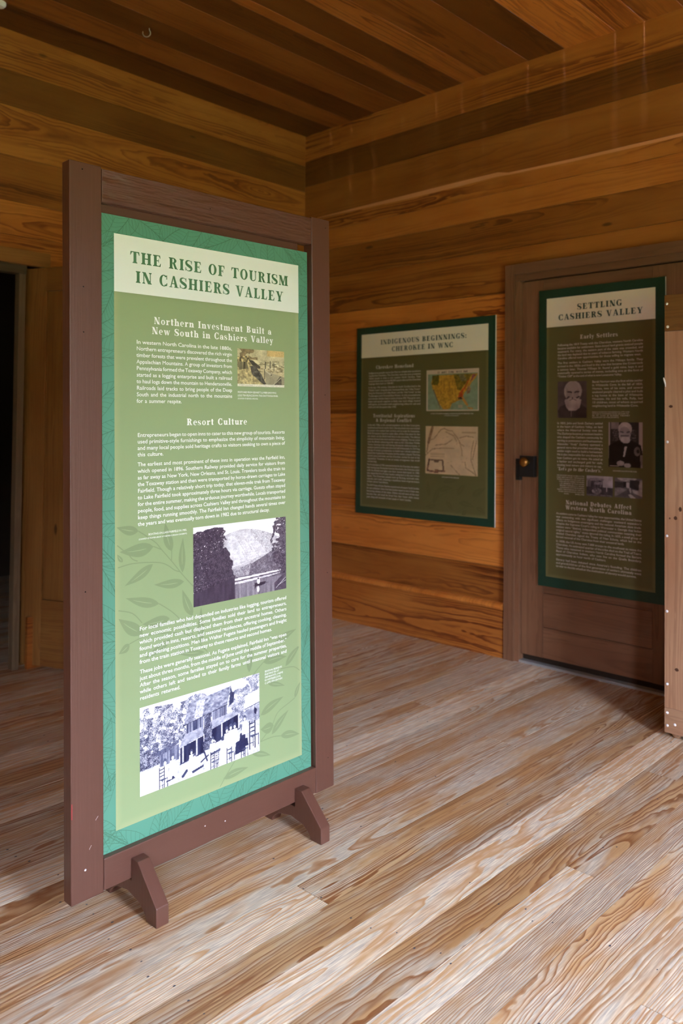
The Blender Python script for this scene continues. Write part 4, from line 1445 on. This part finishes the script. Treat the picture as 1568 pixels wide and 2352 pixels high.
def pic_porch():
    p = Pic(56, 40, (196,) * 3)
    n = p.fbm(8, 6, 3)
    p.fill(p.poly([(.04, .18), (.62, .16), (.62, .60), (.04, .62)]), (96,) * 3, .6, p.noise(30, 4))
    p.fill(p.poly([(.0, .16), (.34, .10), (.66, .14), (.66, .22), (0, .26)]), (150,) * 3, .2)
    p.fill(p.poly([(.30, .30), (.60, .30), (.60, .42), (.30, .42)]), (150,) * 3, .2)
    p.fill(p.Y > .56, (70,) * 3, .5, n)
    p.fill(p.ell(.40, .74, .18, .16), (150,) * 3, .5, p.noise(26, 14))
    p.fill((p.X > .66) & (p.Y < .55), (206,) * 3, .2, n)
    p.fill(p.seg(.77, .40, .77, .72, .04), (190,) * 3)
    p.fill(p.Y > .90, (110,) * 3, .3)
    grade(p, (26, 22, 32), (226, 222, 236))
    return p


def pic_room():
    p = Pic(56, 40, (120,) * 3)
    n = p.fbm(8, 6, 3)
    p.fill(p.ell(.45, .02, .34, .16), (188,) * 3, .15)
    p.fill(p.poly([(.55, .10), (1, .12), (.95, .62), (.56, .50)]), (66,) * 3, .5, n)
    p.fill(p.poly([(.0, .20), (.34, .22), (.36, .52), (.18, .54), (0, .5)]), (78,) * 3, .4, n)
    p.fill(p.poly([(.33, .20), (.42, .20), (.42, .48), (.33, .48)]), (40,) * 3)
    p.fill(p.poly([(.43, .22), (.54, .22), (.53, .50), (.43, .48)]), (214,) * 3)
    p.fill(p.poly([(0, .52), (.22, .50), (.46, .58), (.10, .90), (0, .94)]), (146,) * 3, .3, n)
    p.fill(p.poly([(.12, .90), (.48, .58), (.60, .64), (.78, 1), (.05, 1)]), (108,) * 3, .2, n)
    p.fill(p.poly([(.50, .82), (.60, .80), (.78, 1), (.58, 1)]), (206,) * 3)
    p.fill(p.poly([(.64, .56), (.86, .62), (.90, .10), (1, .06), (1, .9), (.66, .72)]), (182,) * 3, .25, n)
    p.fill(p.seg(.56, .52, .58, .70, .06), (196,) * 3)
    grade(p, (24, 20, 26), (224, 218, 224))
    return p


def soft_sheet(name, parent, x0, x1, z0, z1, y, col, edge, shade, top_shade=True, rad=.022):
    """printed inner sheet: flat colour with the printed soft pale rim"""
    w, h = 60, 120
    ex = lambda a, b, n: np.concatenate([a + (b - a) * .06 * np.linspace(0, 1, n // 4), np.linspace(a + (b - a) * .06, b - (b - a) * .06, n // 2 + 2)[1:-1], b - (b - a) * .06 * np.linspace(1, 0, n // 4)])
    xs, zs = ex(x0, x1, w), ex(z0, z1, h)
    X_, Z_ = np.meshgrid(xs, zs)
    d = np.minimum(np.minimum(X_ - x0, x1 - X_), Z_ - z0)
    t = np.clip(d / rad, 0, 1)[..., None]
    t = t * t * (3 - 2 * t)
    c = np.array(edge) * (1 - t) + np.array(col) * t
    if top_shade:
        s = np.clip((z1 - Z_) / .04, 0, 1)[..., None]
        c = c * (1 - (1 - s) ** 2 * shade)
    me = bpy.data.meshes.new(name)
    hh, ww = X_.shape
    V = np.stack([X_, np.full_like(X_, y), Z_], -1).reshape(-1, 3)
    I = np.arange(hh * ww).reshape(hh, ww)
    Fc = np.stack([I[:-1, :-1], I[:-1, 1:], I[1:, 1:], I[1:, :-1]], -1).reshape(-1, 4)
    me.from_pydata(V.tolist(), [], Fc.tolist())
    ca = me.color_attributes.new('print', 'FLOAT_COLOR', 'POINT')
    rgba = np.ones((hh * ww, 4), np.float32)
    rgba[:, :3] = c.reshape(-1, 3)
    ca.data.foreach_set('color', rgba.ravel())
    me.materials.append(M['print'])
    o = bpy.data.objects.new(name, me)
    COL.objects.link(o)
    o.parent = parent
    return o


def card(name, parent, x0, x1, z0, z1, y, mat, quad=None):
    b = MB()
    b.face([(x0, y, z0), (x1, y, z0), (x1, y, z1), (x0, y, z1)], None, 0)
    return b.build(name, mat, parent)


def text_part(name, parent, mat, y, fn, label=None):
    p = Printer(y)
    fn(p)
    o = p.build(name, mat, parent)
    if label:
        o['label'] = label
    return o


PR = dict(rough=.34, spec=.45)
M['teal'] = plain('sign_teal_border', (.095, .285, .190), .34, .45)
M['teal_line'] = plain('sign_border_line', (.062, .185, .112), .34, .45)
M['title_card'] = plain('sign_title_cream', (.74, .80, .72), .34, .45)
M['title_ink'] = plain('sign_title_green_ink', (.075, .195, .095), .34, .45)
M['white_ink'] = plain('white_lettering', (.90, .91, .89), .34, .45)
SHEET = (.265, .355, .172)
M['leaf_ink'] = plain('sign_leaf_shade', (.208, .285, .138), .34, .45)
M['leaf_vein'] = plain('sign_leaf_vein', (.30, .385, .195), .34, .45)
M['p_border'] = plain('panel_dark_green', (.015, .056, .033), .38, .4)
M['p_line'] = plain('panel_border_line', (.014, .045, .027), .38, .4)
M['p_title'] = plain('panel_title_cream', (.88, .85, .68), .38, .4)
M['p_ink'] = plain('panel_title_ink', (.025, .075, .045), .38, .4)
M['p_white'] = plain('panel_white_lettering', (.72, .70, .68), .38, .4)
P_SHEET = (.128, .120, .042)
M['p_leaf'] = plain('panel_leaf_shade', (.115, .112, .040), .38, .4)
M['p_vein'] = plain('panel_leaf_vein', (.155, .145, .052), .38, .4)

SIGN_LEAVES = [((0.202,0.968),(0.137,0.984),0.028),((0.248,0.922),(0.146,0.919),0.04),((0.306,0.902),(0.285,0.982),0.032),((0.341,0.839),(0.343,0.936),0.025),((0.246,0.875),(0.16,0.829),0.028),((0.346,0.814),(0.249,0.819),0.028),((0.265,0.766),(0.163,0.797),0.03),((0.374,0.714),(0.34,0.792),0.03),((0.298,0.721),(0.212,0.72),0.034),((0.214,0.695),(0.142,0.747),0.038),((0.174,0.676),(0.142,0.656),0.023),((0.404,0.629),(0.403,0.735),0.023),((0.302,0.664),(0.219,0.628),0.023),((0.415,0.605),(0.315,0.622),0.019),((0.155,0.892),(0.139,0.914),0.013),((0.677,0.574),(0.766,0.604),0.025),((0.631,0.528),(0.725,0.527),0.029),((0.719,0.498),(0.782,0.552),0.025),((0.575,0.511),(0.586,0.596),0.025),((0.648,0.46),(0.716,0.439),0.017),((0.618,0.373),(0.71,0.407),0.029),((0.661,0.304),(0.731,0.361),0.025),((0.669,0.33),(0.617,0.331),0.036),((0.697,0.29),(0.776,0.274),0.027),((0.757,0.391),(0.781,0.436),0.016),((0.585,0.268),(0.657,0.243),0.02),((0.477,0.229),(0.57,0.234),0.025)]
SIGN_STEMS = [[(0.202,0.968),(0.252,0.934),(0.273,0.911),(0.311,0.869),(0.342,0.832),(0.376,0.796)],[(0.141,0.879),(0.176,0.884),(0.215,0.883),(0.268,0.876),(0.295,0.864),(0.314,0.85),(0.331,0.843)],[(0.248,0.922),(0.273,0.911)],[(0.306,0.905),(0.305,0.877)],[(0.139,0.937),(0.171,0.91),(0.184,0.896),(0.199,0.889)],[(0.265,0.766),(0.302,0.74),(0.33,0.714),(0.364,0.675),(0.398,0.631),(0.424,0.604)],[(0.142,0.768),(0.183,0.754),(0.212,0.724)],[(0.174,0.676),(0.227,0.688),(0.294,0.682),(0.349,0.669),(0.378,0.646)],[(0.593,0.503),(0.615,0.519),(0.66,0.549)],[(0.617,0.296),(0.66,0.328),(0.686,0.364),(0.733,0.382),(0.757,0.391)],[(0.617,0.295),(0.663,0.296),(0.697,0.29)],[(0.699,0.494),(0.752,0.489),(0.778,0.472)],[(0.46,0.203),(0.488,0.236),(0.519,0.267)]]

# ------------------------------------------------------------------ the free-standing sign
SO = Vector((2.1808, -2.8327, 0.0))
SU = Vector((0.0090, 0.9998, 0.0162)).normalized()
SV = Vector((-0.0105, -0.0161, 0.9998))
SN = SU.cross(SV).normalized()
if SN.x < 0:
    SN = -SN
SV = (SV - SU * SV.dot(SU)).normalized()
SN = SU.cross(SV)
sg = tag(empty('exhibit_sign'), 'free-standing red-brown framed sign with pale green panel titled THE RISE OF TOURISM', 'sign')
mm = Matrix.Identity(4)
for i in range(3):
    mm[i][0] = SU[i]
    mm[i][1] = -SN[i]
    mm[i][2] = SV[i]
    mm[i][3] = SO[i]
sg.matrix_world = mm
DEP = .038


def frame_part(name, x, z, w, h, vertical, seed, mat, y=0, t=DEP):
    b = MB()
    if vertical:
        b.slab((x, y, z), (0, 0, h), (w, 0, 0), (0, t, 0), 0, (seed, .5, .5))
    else:
        b.slab((x, y, z), (w, 0, 0), (0, 0, h), (0, t, 0), 0, (seed, .5, .5))
    return b.build(name, M[mat], sg, bevel=.0025)


s1 = frame_part('stile', 0, .0745, .0885, 1.8375, True, .21, 'paint')
s2 = frame_part('stile', .8305, .0745, .0800, 1.8375, True, .64, 'paint')
r1 = frame_part('top_rail', .0892, 1.823, .7406, .0845, False, .83, 'paint_rough')
r2 = frame_part('bottom_rail', .0892, .078, .7406, .0795, False, .47, 'paint')
frame_part('batten', .0892, 1.760, .705, .066, False, .35, 'paint', .027, .010)


def foot(x, zf, seed):
    w = .037
    cy_ = DEP / 2
    half = [(-.135, .0), (-.135, .048), (-.050, .1345), (-.019, .1345), (-.019, .078)]     # relative to the middle of the rail, front half
    prof = [(cy_ + a, zf + b) for a, b in half]
    prof += [(cy_ - a, zf + b) for a, b in reversed(half)]
    arch = [(.088, 0), (.084, .012), (.074, .022), (.055, .034), (.0, .044), (-.055, .034), (-.074, .022), (-.084, .012), (-.088, 0)]
    prof += [(cy_ + a, zf + b) for a, b in arch]
    b = MB()
    b.prism(prof, x, x + w, 'x', 0, (seed, .5, .5))
    return b.build('foot', M['paint'], sg, bevel=.0025)


foot(.166, -.004, .15)
foot(.738, -.0125, .72)


def dots(par, pts, mat, name, r=.0020):
    for x, z in pts:
        b = MB()
        b.lathe([(r, 0), (r * .8, .0004), (0, .0006)], (x, -.0001, z), (0, -1, 0), 8)
        b.build(name, M[mat], par)


dots(s1, [(.035, 1.894), (.037, 1.598), (.037, 1.484), (.04, .835)], 'hole', 'nail_hole')
dots(s2, [(.893, 1.885), (.885, 1.34), (.888, .765), (.884, .172)], 'hole', 'nail_hole', .0017)
dots(r1, [(.43, 1.865)], 'hole', 'nail_hole', .0017)
dots(s1, [(.038, .150)], 'scuff', 'paint_chip', .0030)
dots(r2, [(.40, .128), (.47, .117)], 'scuff', 'paint_chip', .0022)
for x, z, L, a in ((.066, .262, .007, .9), (.069, .266, .006, .8), (.0515, .20, .006, 1.0), (.049, .196, .005, 1.1)):
    b = MB()
    b.slab((x, -.0006, z), (L * math.cos(a), 0, L * math.sin(a)), (-.0006 * math.sin(a), 0, .0006 * math.cos(a)), (0, .0006, 0))
    b.build('scratch', M['scuff'], s1)
b = MB()
b.slab((.0015, -.0006, .285), (0, 0, .038), (.0018, 0, 0), (0, .0006, 0))
b.build('red_scuff', M['red'], s1)

PY = .0175          # face of the printed panel behind the frame front
PX0, PX1, PZ0, PZ1 = .079, .8255, .1495, 1.7985
b = MB()
b.slab((PX0, PY, PZ0), (PX1 - PX0, 0, 0), (0, 0, PZ1 - PZ0), (0, .006, 0))
pn = b.build('printed_panel', M['teal'], sg)
border_art(pn, (PX0, PX1, PZ0, PZ1), M['teal_line'], PY - .0002, 4, 60, .95)
SX0, SX1, SZ0, SZ1 = .1325, .7855, .2055, 1.5995
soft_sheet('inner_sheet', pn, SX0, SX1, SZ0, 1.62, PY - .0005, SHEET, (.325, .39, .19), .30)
sheet_art(pn, SIGN_LEAVES, SIGN_STEMS, (SX0 + .004, SX1 - .004, SZ0 + .004, SZ1), [M['leaf_ink'], M['leaf_vein']], PY - .0008)
card('title_card', pn, .1325, .7860, 1.599, 1.751, PY - .0010, M['title_card'])
TY = PY - .0013


def title(p):
    p.serif('THE RISE OF TOURISM', .1795, .7415, 1.680, .0310)
    p.serif('IN CASHIERS VALLEY', .1955, .7210, 1.6285, .0310)


text_part('title_lettering', pn, M['title_ink'], TY, title)


def heads(p):
    p.serif('Northern Investment Built a', .252, .671, 1.5225, .0192, .12)
    p.serif('New South in Cashiers Valley', .2455, .678, 1.495, .0192, .12)
    p.serif('Resort Culture', .357, .573, 1.2472, .0185, .12)


text_part('heading_lettering', pn, M['white_ink'], TY, heads)
SZ = .0150


def body1(p):
    p.para(['In western North Carolina in the late 1880s,', 'Northern entrepreneurs discovered the rich virgin', 'timber forests that were prevalent throughout the',
            'Appalachian Mountains. A group of investors from', 'Pennsylvania formed the Toxaway Company, which', 'started as a logging enterprise and built a railroad',
            'to haul logs down the mountain to Hendersonville.', 'Railroads laid tracks to bring people of the Deep', 'South and the industrial north to the mountains', 'for a summer respite.'],
           .198, .518, 1.4658, 1.3084, SZ, .9, .341)


def body2(p):
    p.para(['Entrepreneurs began to open inns to cater to this new group of tourists. Resorts', 'used primitive-style furnishings to emphasize the simplicity of mountain living,',
            'and many local people sold heritage crafts to visitors seeking to own a piece of', 'this culture.'], .200, .723, 1.2175, 1.1657, SZ, .95, .281)
    p.para(['The earliest and most prominent of these inns in operation was the Fairfield Inn,', 'which opened in 1896. Southern Railway provided daily service for visitors from',
            'as far away as New York, New Orleans, and St. Louis. Travelers took the train to', 'the Toxaway station and then were transported by horse-drawn carriages to Lake',
            'Fairfield. Though a relatively short trip today, that eleven-mile trek from Toxaway', 'to Lake Fairfield took approximately three hours via carriage. Guests often stayed',
            'for the entire summer, making the arduous journey worthwhile. Locals transported', 'people, food, and supplies across Cashiers Valley and throughout the mountains to',
            'keep things running smoothly. The Fairfield Inn changed hands several times over', 'the years and was eventually torn down in 1982 due to structural decay.'],
           .200, .7235, 1.1396, .9815, SZ, .95, .659)


def body3(p):
    p.para(['For local families who had depended on industries like logging, tourism offered', 'new economic possibilities. Some families sold their land to entrepreneurs,',
            'which provided cash but displaced them from their ancestral homes. Others', 'found work in inns, resorts, and seasonal residences, offering cooking, cleaning,',
            'and gardening positions. Men like Walter Fugate hauled passengers and freight', 'from the train station in Toxaway to these resorts and second homes.'],
           .2035, .7247, .7043, .6173, SZ, .95, .665)
    p.para(['These jobs were generally seasonal. As Fugate explained, Fairfield Inn \u201cwas open', 'just about three months, from the middle of June until the middle of September.\u201d',
            'After the season, some families stayed on to care for the summer properties,', 'while others left and tended to their family farms until seasonal visitors and', 'residents returned.'],
           .204, .7240, .5912, .5217, SZ, .95, .3316)


def caps(p):
    k = .0079
    p.line('BOATING ON LAKE FAIRFIELD IN 1903.', .2323, .3555, .9535, k)
    p.line('(COURTESY OF HUNTER LIBRARY AT WESTERN CAROLINA UNIVERSITY)', .2024, .3560, .9441, k * .72)
    p.line('POSTCARD FROM GENNETT LUMBER SHOWING', .5383, .6894, 1.3406, k)
    p.line('LOGS TRAVELING DOWN THE CHATTOOGA RIVER.', .5383, .6969, 1.3310, k)
    p.line('(COURTESY OF GEORGIA ARCHIVES)', .5383, .6157, 1.3224, k * .72)
    for i, (t, e) in enumerate((('SEASONAL RESIDENTS', .704), ('ENJOYING TEA AT', .692), ('GRIMSHAWE\u2019S, A HOME', .708), ('IN WHITESIDE COVE,', .699), ('C. LATE 19TH CENTURY.', .7068))):
        p.line(t, .635, e, .4973 - .0088 * i, k)


for f in (body1, body2, body3):
    text_part('body_lettering', pn, M['white_ink'], TY, f)
text_part('caption_lettering', pn, M['white_ink'], TY, caps)
PHY = PY - .0010
pic_lake().build('photograph', pn, .377, .7245, .737, .9594, PHY, 'printed black and white photograph of a rowing boat on a lake')
pic_postcard().build('photograph', pn, .538, .723, 1.3608, 1.4728, PHY, 'printed faded postcard of logs beside a river')
pic_house().build('photograph', pn, .2035, .6135, .2688, .5012, PHY, 'printed blue-toned photograph of people at tea before a house')

# ------------------------------------------------------------------ panels hanging on the right side
def wall_panel(name, label, X0, X1, Z0, Z1, yface, inner, ztitle, seed):
    root = tag(empty(name, (0, 0, 0)), label, 'sign panel', 'dark green text panels')
    b = MB()
    T = .010
    b.face([(X0, yface, Z0), (X1, yface, Z0), (X1, yface, Z1), (X0, yface, Z1)], None, 0)
    b.face([(X0, yface + T, Z0), (X0, yface + T, Z1), (X1, yface + T, Z1), (X1, yface + T, Z0)], None, 1)
    b.face([(X1, yface, Z0), (X1, yface + T, Z0), (X1, yface + T, Z1), (X1, yface, Z1)], None, 1)
    b.face([(X0, yface, Z0), (X0, yface, Z1), (X0, yface + T, Z1), (X0, yface + T, Z0)], None, 1)
    b.face([(X0, yface, Z1), (X1, yface, Z1), (X1, yface + T, Z1), (X0, yface + T, Z1)], None, 1)
    b.face([(X0, yface, Z0), (X0, yface + T, Z0), (X1, yface + T, Z0), (X1, yface, Z0)], None, 1)
    bd = b.build('board', [M['p_border'], M['white']], root)
    border_art(bd, (X0, X1, Z0, Z1), M['p_line'], yface - .0003, seed, 40, 1.2)
    x0, x1, z0, z1 = inner
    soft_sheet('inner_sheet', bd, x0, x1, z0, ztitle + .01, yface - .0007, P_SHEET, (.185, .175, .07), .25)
    card('title_card', bd, x0, x1, ztitle, z1, yface - .0014, M['p_title'])
    return root, bd


YF = -.012
w1, bd1 = wall_panel('exhibit_panel', 'dark green panel with two maps, titled INDIGENOUS BEGINNINGS, on the orange plank wall', .5085, 1.5485, .6985, 1.872, YF, (.551, 1.5035, .7435, 1.8285), 1.680, 21)
YT = YF - .0019
text_part('title_lettering', bd1, M['p_ink'], YT, lambda p: (p.serif('INDIGENOUS BEGINNINGS:', .711, 1.358, 1.7575, .0293), p.serif('CHEROKEE IN WNC', .802, 1.264, 1.7105, .0293)))
text_part('heading_lettering', bd1, M['p_white'], YT, lambda p: (p.serif('Cherokee Homeland', .675, .974, 1.607, .0205, .12), p.serif('Territorial Aspirations', .654, .988, 1.3045, .0205, .12),
                                                                p.serif('& Regional Conflict', .678, .961, 1.2765, .0205, .12)))


def p1body(p):
    X0, X1 = .613, 1.0285
    p.para(['Indigenous people were the first to inhabit the southern', 'Appalachian Mountains. The Cherokee were the most prominent', 'Native people in what is now western North Carolina. Their',
            'ancestral lands once reached 40,000 square miles and the Cherokee', 'language dates back to 1500 BC.'], X0 + .002, X1 + .001, 1.577, 1.5095, SZ, .9, .822)
    p.para(['In the late 17th century, Cherokee in North Carolina lived in the', '\u201cMiddle Towns\u201d along the Little Tennessee River, the \u201cValley Towns\u201d', 'along the Hiwassee and Valley Rivers, and the \u201cOut Towns\u201d on the',
            'Tuckasegee and Oconaluftee Rivers. In this mountainous', 'environment, families lived in towns of about 500. They grew corn,', 'beans and squash together in fields near each village, hunted', 'wild game, and traded with neighboring tribes for salt and',
            'shells and with Europeans after 1700.'], X0, X1, 1.4865, 1.3635, SZ, .9, .876)
    p.para(['In the mid 1700s, as the colonial population on the East Coast grew,', 'the British and French vied for land. Cherokee lands were surrounded', 'by powers who wanted their territory and its trade for themselves.', 'Both Europeans hoped to make allies of the Cherokee for the',
            'war ahead, and the British built forts in the mountains. The alliance', 'between the two broke down and led to years of fighting. This war ended', 'with the British advancing as far west as the Cherokee Middle', 'Towns, burning crops and leaving thousands without homes. A', 'smallpox epidemic at the same time took half of the people. In 1763 King',
            'George III issued a proclamation to forbid new colonial settlement', 'beyond the Appalachian Mountains, but few settlers obeyed. The King', 'wanted peace and trade, and the Cherokee wanted the land of the', 'Appalachian Mountains. It was an uneasy arrangement that would', 'not last long.'], X0 - .003, X1 - .002, 1.2515, 1.024, SZ, .9, .76)
    p.para(['The Proclamation of 1763 reserved the land for the Cherokee, but settlers', 'kept moving west. During the American Revolution, the Cherokee sided', 'with the British and again saw their towns destroyed. In 1785', 'they signed the first of many treaties ceding land to the new United', 'States. The Cherokee people took up farming, and built mills,',
            'schools, and roads, adopting a republican form of government', 'of their own at New Echota.'], X0 - .005, X1 - .004, 1.003, .8975, SZ, .9, .911)
    p.para(['The 1819 Treaty with the Cherokee opened much of western North Carolina', 'for new settlement. Some Cherokee families stayed on land of their own,', 'becoming citizens of the state. Others moved west of the new', 'boundary line, and would be forced from their homes within twenty', 'years along with thousands of their people in North Carolina.'], X0 - .006, X1 - .005, .875, .8015, SZ, .9, .964)
    p.line('A MAP OF NORTH AMERICA SHOWING CLAIMS BEFORE 1763', 1.105, 1.407, 1.3235, .0085)
    p.line('(COURTESY OF THE LIBRARY)', 1.205, 1.307, 1.313, .006)
    p.line('A DRAUGHT OF THE CHEROKEE', 1.189, 1.311, .956, .0085)


text_part('body_lettering', bd1, M['p_white'], YT, p1body)
pic_map_colour().build('printed_map', bd1, 1.073, 1.443, 1.342, 1.5825, YF - .0014, 'printed map in yellow, green and orange')
pic_map_old().build('printed_map', bd1, 1.0695, 1.438, .9745, 1.253, YF - .0014, 'printed old map in pale brown ink')
P1L, P1S = [], []
for b_, t_, w_ in (((1.10, .84), (1.09, .93), .03), ((1.13, .80), (1.18, .91), .035), ((1.17, .88), (1.27, .90), .04), ((1.15, .795), (1.07, .775), .03), ((1.22, .82), (1.27, .77), .03), ((1.30, .86), (1.36, .93), .04), ((1.31, .82), (1.42, .80), .035), ((1.36, .78), (1.33, .73 + .02), .03),
                   ((1.40, .86), (1.49, .91), .04), ((1.43, .80), (1.49, .77), .03), ((1.20, .93), (1.30, .945), .03)):
    P1L.append((b_, t_, w_))
sheet_art(bd1, P1L, [[(1.06, .77), (1.12, .81), (1.20, .86), (1.32, .90)], [(1.28, .75), (1.36, .80), (1.44, .86), (1.49, .92)]], (.56, 1.495, .75, .97), [M['p_leaf'], M['p_vein']], YF - .0010)

w2, bd2 = wall_panel('exhibit_panel', 'dark green narrow panel with two portraits, titled SETTLING CASHIERS VALLEY, on the closed door', 1.8185, 2.489, .4245, 1.9745, YF, (1.8645, 2.4425, .4765, 1.9285), 1.777, 33)
text_part('title_lettering', bd2, M['p_ink'], YT, lambda p: (p.serif('SETTLING', 2.038, 2.278, 1.8565, .0300), p.serif('CASHIERS VALLEY', 1.932, 2.382, 1.8095, .0300)))
text_part('heading_lettering', bd2, M['p_white'], YT, lambda p: (p.serif('Early Settlers', 2.055, 2.256, 1.706, .0205, .12), p.serif('National Debates Affect', 1.978, 2.326, .8605, .0205, .12),
                                                                p.serif('Western North Carolina', 1.976, 2.326, .8345, .0205, .12), p.serif("\"Let's go to the Casher's.\"", 1.929, 2.176, 1.0325, .0165, .06, .25)))


def p2body(p):
    X0, X1 = 1.929, 2.382
    p.para(['Following the 1819 Treaty with the Cherokee, western North Carolina', 'became available for settlement. State-issued land grants enticed people', 'westward. For many, the eastern part of the state was crowded, and', 'the land was depleted due to years of tobacco farming. Western North',
            'Carolina offered new opportunities for those willing to migrate west.'], X0, X1, 1.675, 1.6065, SZ, .9, 2.373)
    p.para(['The first settlers in Cashiers Valley were the Millsaps family. They', 'arrived in the 1820s and lived in the area that became the Crossroads', 'a century later. Thomas Millsaps Sr. found a gold mine, kept it and', 'eventually opened a series of mines, including one at the foot of',
            '\u201cTimber Cliff\u201d at the end of what is now Lonesome Valley.'], X0, X1, 1.5825, 1.5125, SZ, .9, 2.277)
    p.para(['Barak Norton was the first white settler', 'in Whiteside Cove. In the fall of 1820,', 'Norton, two of his sons, and several', 'enslaved people cleared a plot and built', 'a log house at the base of Whiteside', 'Mountain. He and his wife, Polly, had', '13 children, most of whom acquired', 'neighboring land in Whiteside Cove.'],
           2.1215, 2.3815, 1.480, 1.359, SZ, .9, 2.36)
    for i, t in enumerate(('BARAK NORTON WAS BORN IN 1777 AND', 'SETTLED IN WHITESIDE COVE. HE LIVED TO', 'BE 97 AND IS BURIED NEARBY', '(COURTESY OF THE SOCIETY)')):
        p.line(t, 2.1215, (2.316, 2.312, 2.318, 2.262)[i], 1.330 - .009 * i, .0078)
    p.para(['In 1833, John and Sarah Zachary settled', 'in the heart of Cashiers Valley, on land', 'where the Historical Society now sits.', 'The Zacharys became prominent leaders', 'who shaped the Cashiers community by', 'serving as postmasters and businessmen.', 'Alexander \u201cAndy\u201d Zachary operated a', 'general store that provided everything a',
            'settler might need to build a homestead.', 'He is also responsible for one theory for', 'how Cashiers got its name. He acted as', 'a banker and exchanged gold for cash,', 'causing local miners and visitors to say,'], X0 - .001, 2.178, 1.271, 1.056, SZ, .9, 2.173)
    p.line('ALEXANDER ZACHARY IN HIS CHAIR', 2.231, 2.352, 1.041, .0078)
    for i, t in enumerate(('THE ZACHARY HOUSE AS SEEN IN THE', 'EARLY 20TH CENTURY. THE BUILDING', 'STOOD AT THE HEART OF THE VALLEY AND', 'WAS A PLACE WHERE TRAVELERS', 'AND NEIGHBORS MET EACH SUMMER', 'BEFORE IT BURNED IN A WINTER',
                           '(COURTESY OF THE SOCIETY)', 'RIGHT: THE INTERIOR OF THE OLD', 'STORE WITH ITS LONG COUNTER', 'AND SHELVES')):
        p.line(t, (1.926, 1.927, 1.928, 1.94, 1.943, 1.944, 1.945, 1.93, 1.937, 1.967)[i], 2.08, 1.0045 - .0103 * i, .0078)
    p.para(['As settlers came to Cashiers Valley for new opportunities, the United States', 'was contending with two significant challenges: westward expansion\u2019s', 'effects on Indigenous sovereignty and the national American slave trade.', 'Despite the Supreme Court\u2019s ruling in Worcester v. Georgia that Indian',
            'nations were \u201cdistinct, independent political communities retaining their', 'original natural rights,\u201d states ignored the ruling. In 1835, a small group of', 'divided Cherokee signed the Treaty of New Echota, which led to the', 'forced removal of the Cherokee from their ancestral lands.'],
           X0 - .005, X1 - .006, .8055, .6845, SZ, .9, 2.291)
    p.para(['In 1838, the US Army sent 7,000 troops to the southeast to move the', 'Cherokee. An estimated quarter of the tribe died on the Trail of Tears.', 'Those who remained in western North Carolina formed the Eastern', 'Band of Cherokee Indians, who now live on the Qualla Boundary,', 'approximately an hour north of Cashiers.'],
           X0 - .005, X1 - .006, .6625, .594, SZ, .9, 2.197)
    p.para(['Slavery had been debated since America\u2019s founding. The children', 'and grandchildren of the first generation of settlers ultimately went', 'to war to decide whether the institution of slavery would survive.'], X0 - .005, X1 - .007, .5675, .534, SZ, .9, 2.352)


text_part('body_lettering', bd2, M['p_white'], YT, p2body)
pic_beard().build('portrait', bd2, 1.930, 2.0915, 1.303, 1.4905, YF - .0014, 'printed portrait of a white-bearded man')
pic_seated().build('portrait', bd2, 2.2085, 2.3805, 1.0625, 1.282, YF - .0014, 'printed portrait of a white-haired man seated in a dark coat')
pic_porch().build('photograph', bd2, 2.0925, 2.2305, .913, 1.0135, YF - .0014, 'small printed photograph of a house porch')
pic_room().build('photograph', bd2, 2.2405, 2.379, .915, 1.0105, YF - .0014, 'small printed photograph of a long room')
